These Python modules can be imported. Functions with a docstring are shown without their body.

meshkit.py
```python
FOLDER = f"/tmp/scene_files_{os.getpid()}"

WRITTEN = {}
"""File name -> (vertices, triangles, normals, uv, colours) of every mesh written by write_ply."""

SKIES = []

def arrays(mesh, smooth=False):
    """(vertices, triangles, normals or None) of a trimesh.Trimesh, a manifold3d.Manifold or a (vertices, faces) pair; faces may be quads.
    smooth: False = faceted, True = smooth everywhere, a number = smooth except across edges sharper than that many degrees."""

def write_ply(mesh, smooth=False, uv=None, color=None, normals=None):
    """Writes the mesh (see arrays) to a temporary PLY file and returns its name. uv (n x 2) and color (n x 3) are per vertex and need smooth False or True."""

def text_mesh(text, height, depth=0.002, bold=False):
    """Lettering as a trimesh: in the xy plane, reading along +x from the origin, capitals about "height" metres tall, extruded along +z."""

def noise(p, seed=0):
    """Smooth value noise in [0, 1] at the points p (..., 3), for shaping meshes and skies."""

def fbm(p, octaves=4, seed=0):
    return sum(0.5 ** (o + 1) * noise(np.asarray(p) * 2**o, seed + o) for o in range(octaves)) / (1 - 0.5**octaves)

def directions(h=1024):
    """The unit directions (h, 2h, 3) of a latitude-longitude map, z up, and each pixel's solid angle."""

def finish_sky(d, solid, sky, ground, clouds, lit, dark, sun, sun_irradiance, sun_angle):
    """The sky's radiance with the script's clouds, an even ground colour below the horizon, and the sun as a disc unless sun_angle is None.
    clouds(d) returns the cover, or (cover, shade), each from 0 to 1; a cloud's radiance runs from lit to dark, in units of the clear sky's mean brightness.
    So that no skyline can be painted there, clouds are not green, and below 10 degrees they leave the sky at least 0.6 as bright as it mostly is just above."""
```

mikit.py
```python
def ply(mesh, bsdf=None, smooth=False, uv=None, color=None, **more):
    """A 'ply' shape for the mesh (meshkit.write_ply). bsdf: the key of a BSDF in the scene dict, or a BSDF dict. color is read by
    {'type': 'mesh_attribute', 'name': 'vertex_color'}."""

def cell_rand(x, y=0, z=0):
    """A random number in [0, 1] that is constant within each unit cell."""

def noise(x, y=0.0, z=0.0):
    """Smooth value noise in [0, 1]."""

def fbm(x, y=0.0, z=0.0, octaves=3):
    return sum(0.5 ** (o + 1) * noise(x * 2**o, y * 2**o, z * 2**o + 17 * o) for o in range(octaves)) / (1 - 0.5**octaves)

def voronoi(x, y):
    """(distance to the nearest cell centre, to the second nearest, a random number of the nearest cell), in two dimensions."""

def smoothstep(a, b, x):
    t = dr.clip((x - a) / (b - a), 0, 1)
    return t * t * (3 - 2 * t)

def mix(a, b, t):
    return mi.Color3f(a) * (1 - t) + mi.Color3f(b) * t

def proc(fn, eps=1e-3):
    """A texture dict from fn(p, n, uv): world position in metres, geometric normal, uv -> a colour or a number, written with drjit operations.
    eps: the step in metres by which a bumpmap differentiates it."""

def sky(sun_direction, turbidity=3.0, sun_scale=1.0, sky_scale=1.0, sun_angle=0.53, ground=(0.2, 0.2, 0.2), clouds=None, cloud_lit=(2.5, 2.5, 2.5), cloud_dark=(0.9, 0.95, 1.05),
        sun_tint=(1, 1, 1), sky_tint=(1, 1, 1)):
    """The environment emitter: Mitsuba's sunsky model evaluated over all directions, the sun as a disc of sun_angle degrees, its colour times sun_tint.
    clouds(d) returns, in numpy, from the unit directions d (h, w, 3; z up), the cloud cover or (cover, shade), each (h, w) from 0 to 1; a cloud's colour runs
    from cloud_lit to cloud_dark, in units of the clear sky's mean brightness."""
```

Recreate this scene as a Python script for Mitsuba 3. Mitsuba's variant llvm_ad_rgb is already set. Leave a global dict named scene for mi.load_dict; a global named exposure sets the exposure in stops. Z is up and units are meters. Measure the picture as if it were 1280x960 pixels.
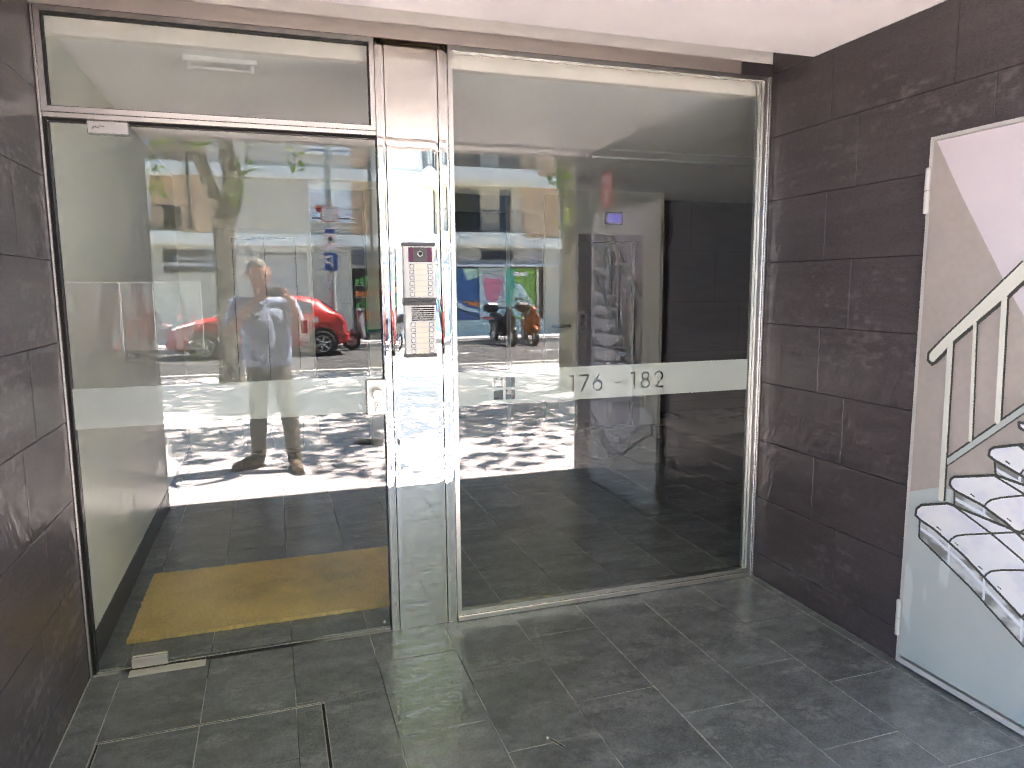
import math, random
import numpy as np
import trimesh, shapely
import shapely.geometry as sg
import shapely.affinity as sa
from shapely.ops import unary_union
import manifold3d as m3
import drjit as dr
import mitsuba as mi
import mikit, meshkit
from mikit import noise, fbm, cell_rand, smoothstep, mix, proc, ply, voronoi

T = mi.ScalarTransform4f
scene, labels = {'type': 'scene'}, {}
rng = np.random.default_rng(7)
random.seed(7)

# ------------------------------------------------------------------ camera, sky, exposure
EYE = np.array([-1.2114, -3.0754, 1.5242])
FWD = np.array([0.31164, 0.94072, -0.13391])
UP = np.array([0.04918, 0.12477, 0.99097])
scene['camera'] = {'type': 'perspective', 'fov': 2 * math.degrees(math.atan(640 / 901.48)), 'fov_axis': 'x',
                   'near_clip': 0.05, 'far_clip': 900.0,
                   'to_world': T().look_at(origin=EYE.tolist(), target=(EYE + FWD).tolist(), up=UP.tolist())}
SUN = (0.42, -0.11, 0.9)
scene['daylight'] = mikit.sky(SUN, turbidity=3, sun_tint=(0.92, 0.975, 1.09))
exposure = 5.35

# ------------------------------------------------------------------ fixed measures (metres)
XL, XR, PORCH = -1.965, 1.145, -2.37      # porch walls, outer edge; the glass stands in the plane y = 0
ZC = 2.53                                 # porch ceiling
BACK, ZLC = 3.9, 2.5                      # lobby back wall and ceiling
ROAD = -0.10
FAC = -28.5                               # facade across the street


# ------------------------------------------------------------------ materials
def rgb(*c):
    return {'type': 'rgb', 'value': list(map(float, c))}


def two(b):
    return {'type': 'twosided', 'bsdf': b}


def mat(name, **kw):
    scene[name] = two({'type': 'principled', **kw})
    return name


def flat(name, c, rough=0.5, **kw):
    return mat(name, base_color=rgb(*c), roughness=rough, **kw)


def bump(b, fn, scale, eps=1e-3):
    return {'type': 'bumpmap', 'arbitrary': proc(fn, eps), 'scale': scale, 'bsdf': b}


def c_slate(p, n, uv):
    a = p.y + 3.7 * p.x
    streak = fbm(a * 4.5, p.z * 30, p.x, 4)
    cloud = fbm(a * 2.0, p.z * 4.5, p.x + 2, 4)
    fine = noise(a * 150, p.z * 270)
    zone = smoothstep(0.46, 0.68, fbm(a * 1.9 + 4, p.z * 4.2, p.x * 3 + 4, 3))
    grain = smoothstep(0.48, 0.72, 0.55 * fbm(a * 34, p.z * 52, 3.3, 3) + 0.45 * fbm(a * 5, p.z * 44, 1.7, 3))
    c = mix((0.038, 0.030, 0.033), (0.088, 0.072, 0.076), 0.35 * streak + 0.65 * cloud)
    c = c * (0.84 + 0.32 * fine)
    return mix(c, (0.15, 0.13, 0.134), zone * grain * 0.5)


def b_slate(p, n, uv):
    a = p.y + p.x
    return fbm(a * 7, p.z * 34, 1.0, 4) + 0.9 * noise((a + 0.5 * p.z) * 62 + 3 * noise(a * 4, p.z * 5), (p.z - 0.5 * a) * 17)


scene['slate_wall'] = two(bump({'type': 'principled', 'base_color': proc(c_slate), 'roughness': 0.24, 'specular': 0.5}, b_slate, 0.0032))


def c_floor(p, n, uv):
    w = cell_rand(dr.floor((p.x + 1.85) / 0.327), dr.floor(p.y / 0.52), 3)
    cl = 0.6 * fbm(p.x * 5 + w * 6, p.y * 8 + w * 3, 1.0, 5) + 0.4 * fbm(p.x * 26, p.y * 30, 7.0, 4)
    vein = smoothstep(0.50, 0.76, fbm(p.x * 7 + 3, p.y * 15 + w * 5, 4.0, 5)) * noise(p.x * 60, p.y * 80)
    grain = noise(p.x * 190, p.y * 190)
    c = mix((0.088, 0.095, 0.104), (0.160, 0.172, 0.186), smoothstep(0.2, 0.8, cl))
    c = mix(c, (0.25, 0.258, 0.27), vein * 0.6)
    return c * (0.87 + 0.22 * w) * (0.80 + 0.40 * grain)


def b_floor(p, n, uv):
    return fbm(p.x * 16, p.y * 22, 2.0, 4) + 0.25 * noise(p.x * 90, p.y * 90)


def r_floor(p, n, uv):
    return 0.10 + 0.11 * fbm(p.x * 6, p.y * 9, 5.0, 3)


scene['floor_tile'] = two(bump({'type': 'principled', 'base_color': proc(c_floor), 'roughness': proc(r_floor), 'specular': 0.85}, b_floor, 0.0042))


def c_grout(p, n, uv):
    k = smoothstep(0.33, 0.50, fbm(p.x * 2.3, p.y * 2.3, 8.0, 3))
    return mix((0.05, 0.05, 0.05), (0.40, 0.40, 0.385), k)


mat('floor_grout', base_color=proc(c_grout), roughness=0.9)
flat('wall_grout', (0.030, 0.026, 0.026), 0.9)


def c_plaster(p, n, uv):
    return mix((0.82, 0.755, 0.73), (0.89, 0.825, 0.795), smoothstep(0.3, 0.7, fbm(p.x * 2.2, p.y * 2.2, p.z * 2.2, 5)))


mat('ceiling_paint', base_color=proc(c_plaster), roughness=0.75)
flat('cream_paint', (0.82, 0.76, 0.70), 0.7)


def b_steel(p, n, uv):
    return fbm(p.x * 5.0, p.z * 3.0, 0.5, 2) + 0.16 * noise(p.x * 14, p.z * 5.0)


def steel(name, alpha, c=(0.78, 0.755, 0.72), wob=0.0):
    b = {'type': 'roughconductor', 'alpha': alpha, 'distribution': 'ggx', 'material': 'none', 'specular_reflectance': rgb(*c)}
    scene[name] = two(bump(b, b_steel, wob) if wob else b)


scene['mirror_steel'] = two({'type': 'conductor', 'material': 'none', 'specular_reflectance': rgb(0.85, 0.825, 0.80)})
steel('frame_steel', 0.09, (0.86, 0.825, 0.79), wob=0.0005)
steel('header_steel', 0.30, (0.86, 0.74, 0.66))
steel('satin_steel', 0.22, (0.76, 0.74, 0.71))


def c_brushed(p, n, uv):
    return mix((0.36, 0.355, 0.345), (0.46, 0.455, 0.44), fbm(p.x * 160, p.z * 1.5, 2.0, 3))


scene['brushed_steel'] = two({'type': 'roughconductor', 'alpha': 0.22, 'material': 'none', 'specular_reflectance': proc(c_brushed)})
flat('brushed_plate', (0.62, 0.61, 0.56), 0.55, metallic=0.35)
flat('black_rubber', (0.012, 0.012, 0.013), 0.6)
flat('dark_gap', (0.008, 0.007, 0.007), 0.9)
scene['door_glass'] = {'type': 'thindielectric', 'int_ior': 1.80, 'specular_transmittance': rgb(0.965, 1.0, 0.975)}
scene['clear_acrylic'] = {'type': 'thindielectric', 'int_ior': 1.75}
scene['frosted_film'] = two({'type': 'diffuse', 'reflectance': rgb(0.53, 0.54, 0.53)})


def c_lobby(p, n, uv):
    return mix((0.80, 0.795, 0.71), (0.86, 0.855, 0.77), fbm(p.x * 2, p.y * 2, p.z * 2, 4))


mat('lobby_paint', base_color=proc(c_lobby), roughness=0.6)
flat('lobby_ceiling_paint', (0.88, 0.865, 0.85), 0.8)
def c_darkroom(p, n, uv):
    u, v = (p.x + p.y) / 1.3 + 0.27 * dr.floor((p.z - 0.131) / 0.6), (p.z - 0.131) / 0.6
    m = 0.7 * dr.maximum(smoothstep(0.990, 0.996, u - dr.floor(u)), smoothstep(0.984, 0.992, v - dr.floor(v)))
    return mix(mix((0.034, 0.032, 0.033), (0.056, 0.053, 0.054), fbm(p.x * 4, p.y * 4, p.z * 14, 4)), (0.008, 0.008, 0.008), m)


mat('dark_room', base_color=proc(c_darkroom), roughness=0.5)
flat('skirting_dark', (0.035, 0.037, 0.038), 0.4)
flat('cream_laminate', (0.62, 0.58, 0.46), 0.45)


def c_wood(p, n, uv):
    g = fbm(p.x * 26, p.z * 1.6, 3.0, 4)
    return mix((0.20, 0.115, 0.055), (0.33, 0.20, 0.10), g)


mat('door_wood', base_color=proc(c_wood), roughness=0.45)


def c_coir(p, n, uv):
    a = noise(p.x * 260, p.y * 260)
    b = fbm(p.x * 5, p.y * 5, 1.0, 3)
    worn = smoothstep(0.75, 0.1, dr.sqrt(dr.square((p.x + 1.15) / 0.8) + dr.square((p.y - 0.66) / 0.5))) * smoothstep(0.3, 0.65, fbm(p.x * 9, p.y * 9, 6.0, 3))
    return mix((0.46, 0.30, 0.085), (0.92, 0.66, 0.24), 0.55 * a + 0.45 * b) * (1.0 - 0.16 * worn)


def b_coir(p, n, uv):
    return noise(p.x * 240, p.y * 240)


scene['coir'] = two(bump({'type': 'principled', 'base_color': proc(c_coir), 'roughness': 0.95}, b_coir, 0.004))
flat('white_plastic', (0.84, 0.83, 0.81), 0.4)
flat('pearl_plastic', (0.74, 0.735, 0.73), 0.35)
flat('grey_plastic', (0.10, 0.095, 0.10), 0.45)
flat('name_card', (0.88, 0.82, 0.71), 0.6)
flat('ink', (0.03, 0.03, 0.03), 0.6)
flat('black_gloss', (0.02, 0.02, 0.022), 0.15)
flat('infrared_red', (0.16, 0.012, 0.07), 0.15)
scene['blue_glow'] = two({'type': 'diffuse', 'reflectance': rgb(0.02, 0.02, 0.10)})
flat('red_display', (0.16, 0.01, 0.03), 0.3)

# painted metal door
def c_metal_beige(p, n, uv):
    return mix((0.36, 0.315, 0.285), (0.42, 0.365, 0.335), fbm(p.y * 5, p.z * 3, 1.0, 4)) * (0.96 + 0.06 * noise(p.y * 60, p.z * 60))


def c_metal_green(p, n, uv):
    s = smoothstep(0.72, 0.80, fbm(p.y * 14, p.z * 3, 6.0, 3))
    return mix(mix((0.40, 0.425, 0.415), (0.46, 0.485, 0.475), fbm(p.y * 4, p.z * 3, 2.0, 4)), (0.60, 0.62, 0.61), s * 0.5)


def c_tread(p, n, uv):
    k = smoothstep(0.55, 0.75, fbm(p.y * 9, p.z * 14, 3.0, 3))
    return mix((0.70, 0.69, 0.715), (0.58, 0.57, 0.67), k * 0.6)


def c_riser(p, n, uv):
    return mix((0.20, 0.195, 0.185), (0.52, 0.52, 0.53), smoothstep(0.35, 0.7, fbm(p.y * 16, p.z * 30, 3.0, 3)))


mat('door_beige', base_color=proc(c_metal_beige), roughness=0.38)
mat('door_green', base_color=proc(c_metal_green), roughness=0.36)
flat('mural_white', (0.58, 0.52, 0.545), 0.4)
mat('mural_tread', base_color=proc(c_tread), roughness=0.4)
mat('mural_riser', base_color=proc(c_riser), roughness=0.4)
flat('mural_line', (0.055, 0.055, 0.05), 0.45)
flat('mural_rail', (0.62, 0.61, 0.545), 0.4)
flat('mural_pale', (0.66, 0.67, 0.72), 0.4)
flat('mural_light_grey', (0.42, 0.44, 0.42), 0.4)
flat('door_frame_paint', (0.50, 0.47, 0.45), 0.35)

# street
def c_pavement(p, n, uv):
    w = cell_rand(dr.floor(p.x / 0.6), dr.floor(p.y / 0.6), 1)
    return mix((0.41, 0.385, 0.40), (0.50, 0.47, 0.485), 0.6 * w + 0.4 * fbm(p.x * 3, p.y * 3, 1.0, 4)) * (0.85 + 0.3 * noise(p.x * 120, p.y * 120))


mat('pavement_stone', base_color=proc(c_pavement), roughness=0.8)
flat('pavement_joint', (0.19, 0.17, 0.16), 0.95)
flat('kerb_stone', (0.40, 0.39, 0.37), 0.8)


def c_asphalt(p, n, uv):
    return mix((0.042, 0.043, 0.046), (0.075, 0.075, 0.077), fbm(p.x * 2, p.y * 2, 1.0, 4)) * (0.7 + 0.6 * noise(p.x * 90, p.y * 90))


mat('asphalt', base_color=proc(c_asphalt), roughness=0.85)
flat('road_paint', (0.72, 0.72, 0.70), 0.7)


def c_bark(p, n, uv):
    k = smoothstep(0.40, 0.62, fbm(p.x * 7, p.y * 7, p.z * 4, 3))
    return mix((0.115, 0.10, 0.075), (0.33, 0.30, 0.23), k) * (0.8 + 0.4 * noise(p.x * 50, p.y * 50, p.z * 30))


mat('plane_bark', base_color=proc(c_bark), roughness=0.9)


def c_leaf(p, n, uv):
    return mix((0.12, 0.22, 0.02), (0.34, 0.46, 0.05), noise(p.x * 2.3, p.y * 2.3, p.z * 2.3))


scene['leaf'] = {'type': 'principledthin', 'base_color': proc(c_leaf), 'roughness': 0.6, 'diff_trans': 0.9, 'spec_trans': 0.0, 'eta': 1.4}


def c_brick(p, n, uv):
    row = dr.floor(p.z / 0.075)
    u = p.x / 0.26 + 0.5 * (row - 2 * dr.floor(row / 2))
    fz, fx = p.z / 0.075 - row, u - dr.floor(u)
    m = smoothstep(0.80, 0.86, fz) + smoothstep(0.95, 0.97, fx)
    return mix(mix((0.50, 0.31, 0.16), (0.62, 0.41, 0.23), cell_rand(row, dr.floor(u))), (0.32, 0.27, 0.21), dr.minimum(m, 1.0))


mat('ochre_brick', base_color=proc(c_brick), roughness=0.8)


def c_render(p, n, uv):
    return mix((0.45, 0.415, 0.32), (0.52, 0.48, 0.375), fbm(p.x * 0.9, p.z * 0.9, 1.0, 4))


mat('beige_render', base_color=proc(c_render), roughness=0.85)
flat('pale_band', (0.74, 0.75, 0.65), 0.8)
flat('sage_panel', (0.56, 0.64, 0.55), 0.6)
flat('grey_facade', (0.33, 0.325, 0.295), 0.8)
flat('shutter_white', (0.72, 0.78, 0.74), 0.55)
flat('dark_window', (0.018, 0.020, 0.022), 0.12)
flat('iron', (0.03, 0.03, 0.032), 0.5)
flat('sign_black', (0.022, 0.022, 0.024), 0.4)
flat('sign_grey', (0.10, 0.10, 0.105), 0.4)
flat('letter_white', (0.75, 0.77, 0.76), 0.5)
flat('sign_blue', (0.02, 0.09, 0.30), 0.4)
flat('sign_red', (0.50, 0.02, 0.025), 0.4)
flat('sign_white', (0.75, 0.75, 0.75), 0.4)
flat('poster_blue', (0.025, 0.10, 0.26), 0.3)
flat('poster_pale', (0.55, 0.66, 0.66), 0.3)
flat('poster_pink', (0.62, 0.12, 0.20), 0.3)
flat('poster_teal', (0.03, 0.33, 0.22), 0.3)
flat('poster_green', (0.16, 0.36, 0.045), 0.3)
flat('poster_mint', (0.40, 0.60, 0.50), 0.3)
flat('galvanised', (0.36, 0.42, 0.39), 0.5)
mat('car_red', base_color=rgb(0.46, 0.03, 0.032), roughness=0.25, clearcoat=1.0, clearcoat_gloss=0.95)
flat('car_black', (0.012, 0.012, 0.013), 0.35)
flat('car_glass', (0.02, 0.024, 0.024), 0.06, specular=0.8)
flat('alloy', (0.52, 0.52, 0.52), 0.3, metallic=0.6)
flat('tyre', (0.018, 0.018, 0.018), 0.8)
flat('lamp_clear', (0.70, 0.72, 0.72), 0.1)
flat('tail_red', (0.45, 0.01, 0.01), 0.15)
flat('scooter_grey', (0.16, 0.16, 0.165), 0.3, clearcoat=0.6)
flat('scooter_dark', (0.015, 0.015, 0.016), 0.3, clearcoat=0.6)
flat('scooter_orange', (0.28, 0.075, 0.025), 0.35)
flat('orange_goods', (0.60, 0.18, 0.05), 0.6)
flat('green_goods', (0.10, 0.28, 0.06), 0.6)

# person
def c_shirt(p, n, uv):
    return mix((0.17, 0.22, 0.34), (0.27, 0.33, 0.45), smoothstep(0.35, 0.65, fbm(p.x * 20, p.y * 20, p.z * 14, 3)))


mat('shirt_cloth', base_color=proc(c_shirt), roughness=0.85)
flat('trouser_cloth', (0.075, 0.068, 0.056), 0.9)
flat('skin', (0.34, 0.175, 0.12), 0.5)
flat('hair_grey', (0.13, 0.12, 0.11), 0.75)
flat('shoe_leather', (0.105, 0.075, 0.05), 0.6)
flat('shoe_sole', (0.05, 0.045, 0.04), 0.8)
flat('eye_white', (0.7, 0.68, 0.65), 0.3)
flat('lip', (0.36, 0.13, 0.11), 0.5)
flat('phone_body', (0.03, 0.03, 0.035), 0.2)


# ------------------------------------------------------------------ helpers
COUNT = {}


def numbered(base):
    n = COUNT.get(base, -1) + 1
    COUNT[base] = n
    return base if n == 0 else f'{base}_{n:03d}'


def thing(name, label, cat, group=None):
    k = numbered(name)
    labels[k] = {'label': label, 'category': cat}
    if group:
        labels[k]['group'] = group
    return k


def struct(name, label=None, kind='structure'):
    k = numbered(name)
    labels[k] = {'kind': kind, 'label': label or name.replace('_', ' '), 'category': name.replace('_', ' ')}
    return k


def put(key, mesh, bsdf, smooth=False, to_world=None, emit=None, **kw):
    d = mesh if isinstance(mesh, dict) else ply(mesh, bsdf, smooth, **kw)
    d = dict(d)
    if isinstance(mesh, dict):
        d['bsdf'] = {'type': 'ref', 'id': bsdf}
    if to_world is not None:
        d['to_world'] = to_world
    if emit:
        d['emitter'] = {'type': 'area', 'radiance': rgb(*emit)}
    scene[key] = d
    return key


def part(holder, name, mesh, bsdf, smooth=False, label=None, **kw):
    k = numbered(f'{holder}__{name}')
    put(k, mesh, bsdf, smooth, **kw)
    if label:
        labels[k] = {'label': label}
    return k


def box(x0, x1, y0, y1, z0, z1):
    x0, x1 = sorted((x0, x1)); y0, y1 = sorted((y0, y1)); z0, z1 = sorted((z0, z1))
    m = trimesh.creation.box((x1 - x0, y1 - y0, z1 - z0))
    m.apply_translation(((x0 + x1) / 2, (y0 + y1) / 2, (z0 + z1) / 2))
    return m


def bevel(x0, x1, y0, y1, z0, z1, r=0.003):
    """A box with chamfered edges (hull of three inset boxes)."""
    x0, x1 = sorted((x0, x1)); y0, y1 = sorted((y0, y1)); z0, z1 = sorted((z0, z1))
    r = min(r, (x1 - x0) * 0.45, (y1 - y0) * 0.45, (z1 - z0) * 0.45)
    pts = []
    for a in ((r, r, 0), (r, 0, r), (0, r, r)):
        for sx in (x0 + a[0], x1 - a[0]):
            for sy in (y0 + a[1], y1 - a[1]):
                for sz in (z0 + a[2], z1 - a[2]):
                    pts.append((sx, sy, sz))
    return trimesh.convex.convex_hull(np.array(pts))


def join(*ms):
    return trimesh.util.concatenate([m for m in ms])


def tube(pts, r, n=10, cap=True):
    pts = np.asarray(pts, float)
    r = np.broadcast_to(np.asarray(r, float), (len(pts),))
    t = np.gradient(pts, axis=0)
    t /= np.linalg.norm(t, axis=1, keepdims=True) + 1e-12
    ref = np.array([0, 0, 1.0]) if abs(t[:, 2]).mean() < 0.8 else np.array([1.0, 0, 0])
    a = np.cross(t, ref); a /= np.linalg.norm(a, axis=1, keepdims=True) + 1e-12
    b = np.cross(t, a)
    ang = np.arange(n) * 2 * np.pi / n
    v = pts[:, None] + r[:, None, None] * (np.cos(ang)[None, :, None] * a[:, None] + np.sin(ang)[None, :, None] * b[:, None])
    v = v.reshape(-1, 3); f = []
    for i in range(len(pts) - 1):
        for j in range(n):
            p, q = i * n + j, i * n + (j + 1) % n
            f += [[p, p + n, q], [q, p + n, q + n]]
    if cap:
        c0, c1 = len(v), len(v) + 1
        v = np.vstack([v, pts[:1], pts[-1:]])
        for j in range(n):
            f += [[c0, j, (j + 1) % n], [c1, (len(pts) - 1) * n + (j + 1) % n, (len(pts) - 1) * n + j]]
    m = trimesh.Trimesh(v, f, process=False)
    trimesh.repair.fix_normals(m)
    return m


def lathe(profile, n=32):
    """profile: (radius, height) pairs, revolved about +z."""
    return trimesh.creation.revolve(np.array(profile, float), sections=n)


def along(m, axis):
    """Turns a mesh built along +z so that +z becomes the axis x or y (or -y)."""
    R = {'x': trimesh.transformations.rotation_matrix(np.pi / 2, [0, 1, 0]),
         'y': trimesh.transformations.rotation_matrix(-np.pi / 2, [1, 0, 0]),
         '-y': trimesh.transformations.rotation_matrix(np.pi / 2, [1, 0, 0])}[axis]
    m = m.copy(); m.apply_transform(R)
    return m


def shift(m, x, y, z):
    m = m.copy(); m.apply_translation((x, y, z))
    return m


def extr(poly, depth):
    polys = [g for g in getattr(poly, 'geoms', [poly]) if g.geom_type == 'Polygon' and g.area > 1e-9]
    return join(*[trimesh.creation.extrude_polygon(g, depth, engine='earcut') for g in polys])


def on_xz(poly, y, depth, flip=False):
    """A polygon in (x, z) as a plate from y - depth to y; flip: polygon x is mirrored (read from +y)."""
    m = extr(poly, depth)
    v = np.array(m.vertices)
    w = np.stack([v[:, 0], y - v[:, 2], v[:, 1]], 1)
    m = trimesh.Trimesh(w, m.faces, process=False)
    return m


def on_yz(poly, x, depth):
    """A polygon in (y, z) as a plate from x - depth to x."""
    m = extr(poly, depth)
    v = np.array(m.vertices)
    m = trimesh.Trimesh(np.stack([x - v[:, 2], v[:, 0], v[:, 1]], 1), np.array(m.faces)[:, ::-1], process=False)
    return m


def quad(p0, p1, p2, p3):
    return trimesh.Trimesh([p0, p1, p2, p3], [[0, 1, 2], [0, 2, 3]], process=False)


def text_street(text, h, x0, y, z, bold=False):
    """Lettering on the facade across the street: read by someone looking towards -y."""
    m = meshkit.text_mesh(text, h, 0.01, bold)
    v = np.array(m.vertices)
    return trimesh.Trimesh(np.stack([x0 - v[:, 0], y + v[:, 2], z + v[:, 1]], 1), m.faces, process=False)


SLABS = {}


def slab(a, b, t, c=0.0012):
    """A tile lying in xy, a by b, its top at z = 0, with chamfered upper edges; shared between equal tiles."""
    k = (round(a, 3), round(b, 3), t, c)
    if k not in SLABS:
        o = np.array([[0, 0], [a, 0], [a, b], [0, b]])
        i = np.array([[c, c], [a - c, c], [a - c, b - c], [c, b - c]])
        v = np.vstack([np.c_[o, np.full(4, -t)], np.c_[o, np.full(4, -c)], np.c_[i, np.zeros(4)]])
        f = []
        for s in (0, 4):
            for j in range(4):
                q = (j + 1) % 4
                f += [[s + j, s + q, s + 4 + q], [s + j, s + 4 + q, s + 4 + j]]
        f += [[8, 9, 10], [8, 10, 11]]
        SLABS[k] = ply((v, f), None)
    return SLABS[k]


def lay(holder, x0, x1, y0, y1, z, bsdf, t=0.009, name='tile', jit=0.0004):
    part(holder, name, slab(x1 - x0, y1 - y0, t), bsdf, to_world=T().translate([x0, y0, z + rng.uniform(-jit, jit)]).rotate([1, 0, 0], rng.uniform(-0.05, 0.05)))


def hang(holder, side, y0, y1, z0, z1, bsdf, x=None, name='tile'):
    """A tile on a wall facing +x (side 1) or -x (side -1): its width along y."""
    a, b = y1 - y0, z1 - z0
    j = rng.uniform(-0.0006, 0.0006)
    if side < 0:   # faces -x: local x -> -y, local y -> z, local z -> -x
        M = [[0, 0, -1, x + j], [-1, 0, 0, y1], [0, 1, 0, z0], [0, 0, 0, 1]]
    else:          # faces +x: local x -> y, local y -> z, local z -> x
        M = [[0, 0, 1, x + j], [1, 0, 0, y0], [0, 1, 0, z0], [0, 0, 0, 1]]
    part(holder, name, slab(a, b, 0.010), bsdf, to_world=T(M))

# ------------------------------------------------------------------ the setting: ground, porch floor, walls, ceiling
put(struct('ground'), quad((-400, -400, -0.95), (400, -400, -0.95), (400, 400, -0.95), (-400, 400, -0.95)), 'asphalt')

porch_floor = struct('porch_floor', 'dark grey slate tile floor of the porch')
put(porch_floor, box(XL, XR, PORCH, 0.045, -0.30, -0.0018), 'floor_grout')
lobby_floor = struct('lobby_floor', 'dark slate tile floor inside the lobby')
put(lobby_floor, box(XL, 6.0, 0.045, BACK + 2.6, -0.30, -0.0018), 'floor_grout')
COLS = [XL + 0.004] + [-1.85 + 0.327 * i for i in range(10)] + [XR - 0.003]
J = 0.0016


def floor_tiles(holder, cols, y_front, y_back):
    for c in range(len(cols) - 1):
        off = -0.46 if c % 2 else -0.265
        cuts = sorted({y_front, y_back} | {y for y in (off + 0.522 * k for k in range(-12, 14)) if y_front + 0.03 < y < y_back - 0.03})
        for a, b in zip(cuts, cuts[1:]):
            lay(holder, cols[c] + J, cols[c + 1] - J, a + J, b - J, 0.0, 'floor_tile')


floor_tiles(porch_floor, COLS, PORCH, -0.004)
floor_tiles(lobby_floor, COLS[:-1] + [COLS[-2] + 0.327 * i for i in range(1, 6)], 0.05, BACK)

# hatch let into the porch floor
hatch = thing('floor_hatch', 'metal edged inspection hatch let into the porch tiles before the glass door', 'floor hatch')
hx0, hx1, hy0, hy1 = -1.845, -1.098, -1.20, -0.484
for nm, q in (('edge_strip', (hx0 - 0.002, hx0 + 0.011, hy0, hy1)), ('edge_strip', (hx1 - 0.012, hx1 + 0.004, hy0, hy1)),
              ('edge_strip', (hx0, hx1, hy1 - 0.010, hy1 + 0.002)), ('edge_strip', (hx0, hx1, hy0 - 0.002, hy0 + 0.010))):
    x0, x1, y0, y1 = q
    lng = (x1 - x0) > (y1 - y0)
    w = 0.0032
    k = part(hatch, nm, join(box(x0, x1, y0, y0 + w, 0.0006, 0.0026), box(x0, x1, y1 - w, y1, 0.0006, 0.0026)) if lng else
             join(box(x0, x0 + w, y0, y1, 0.0006, 0.0026), box(x1 - w, x1, y0, y1, 0.0006, 0.0026)), 'satin_steel')
    part(k, 'gap', box(x0 + 0.0005, x1 - 0.0005, y0 + w, y1 - w, 0.0004, 0.0012) if lng else box(x0 + w, x1 - w, y0 + 0.0005, y1 - 0.0005, 0.0004, 0.0012), 'dark_gap')
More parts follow.
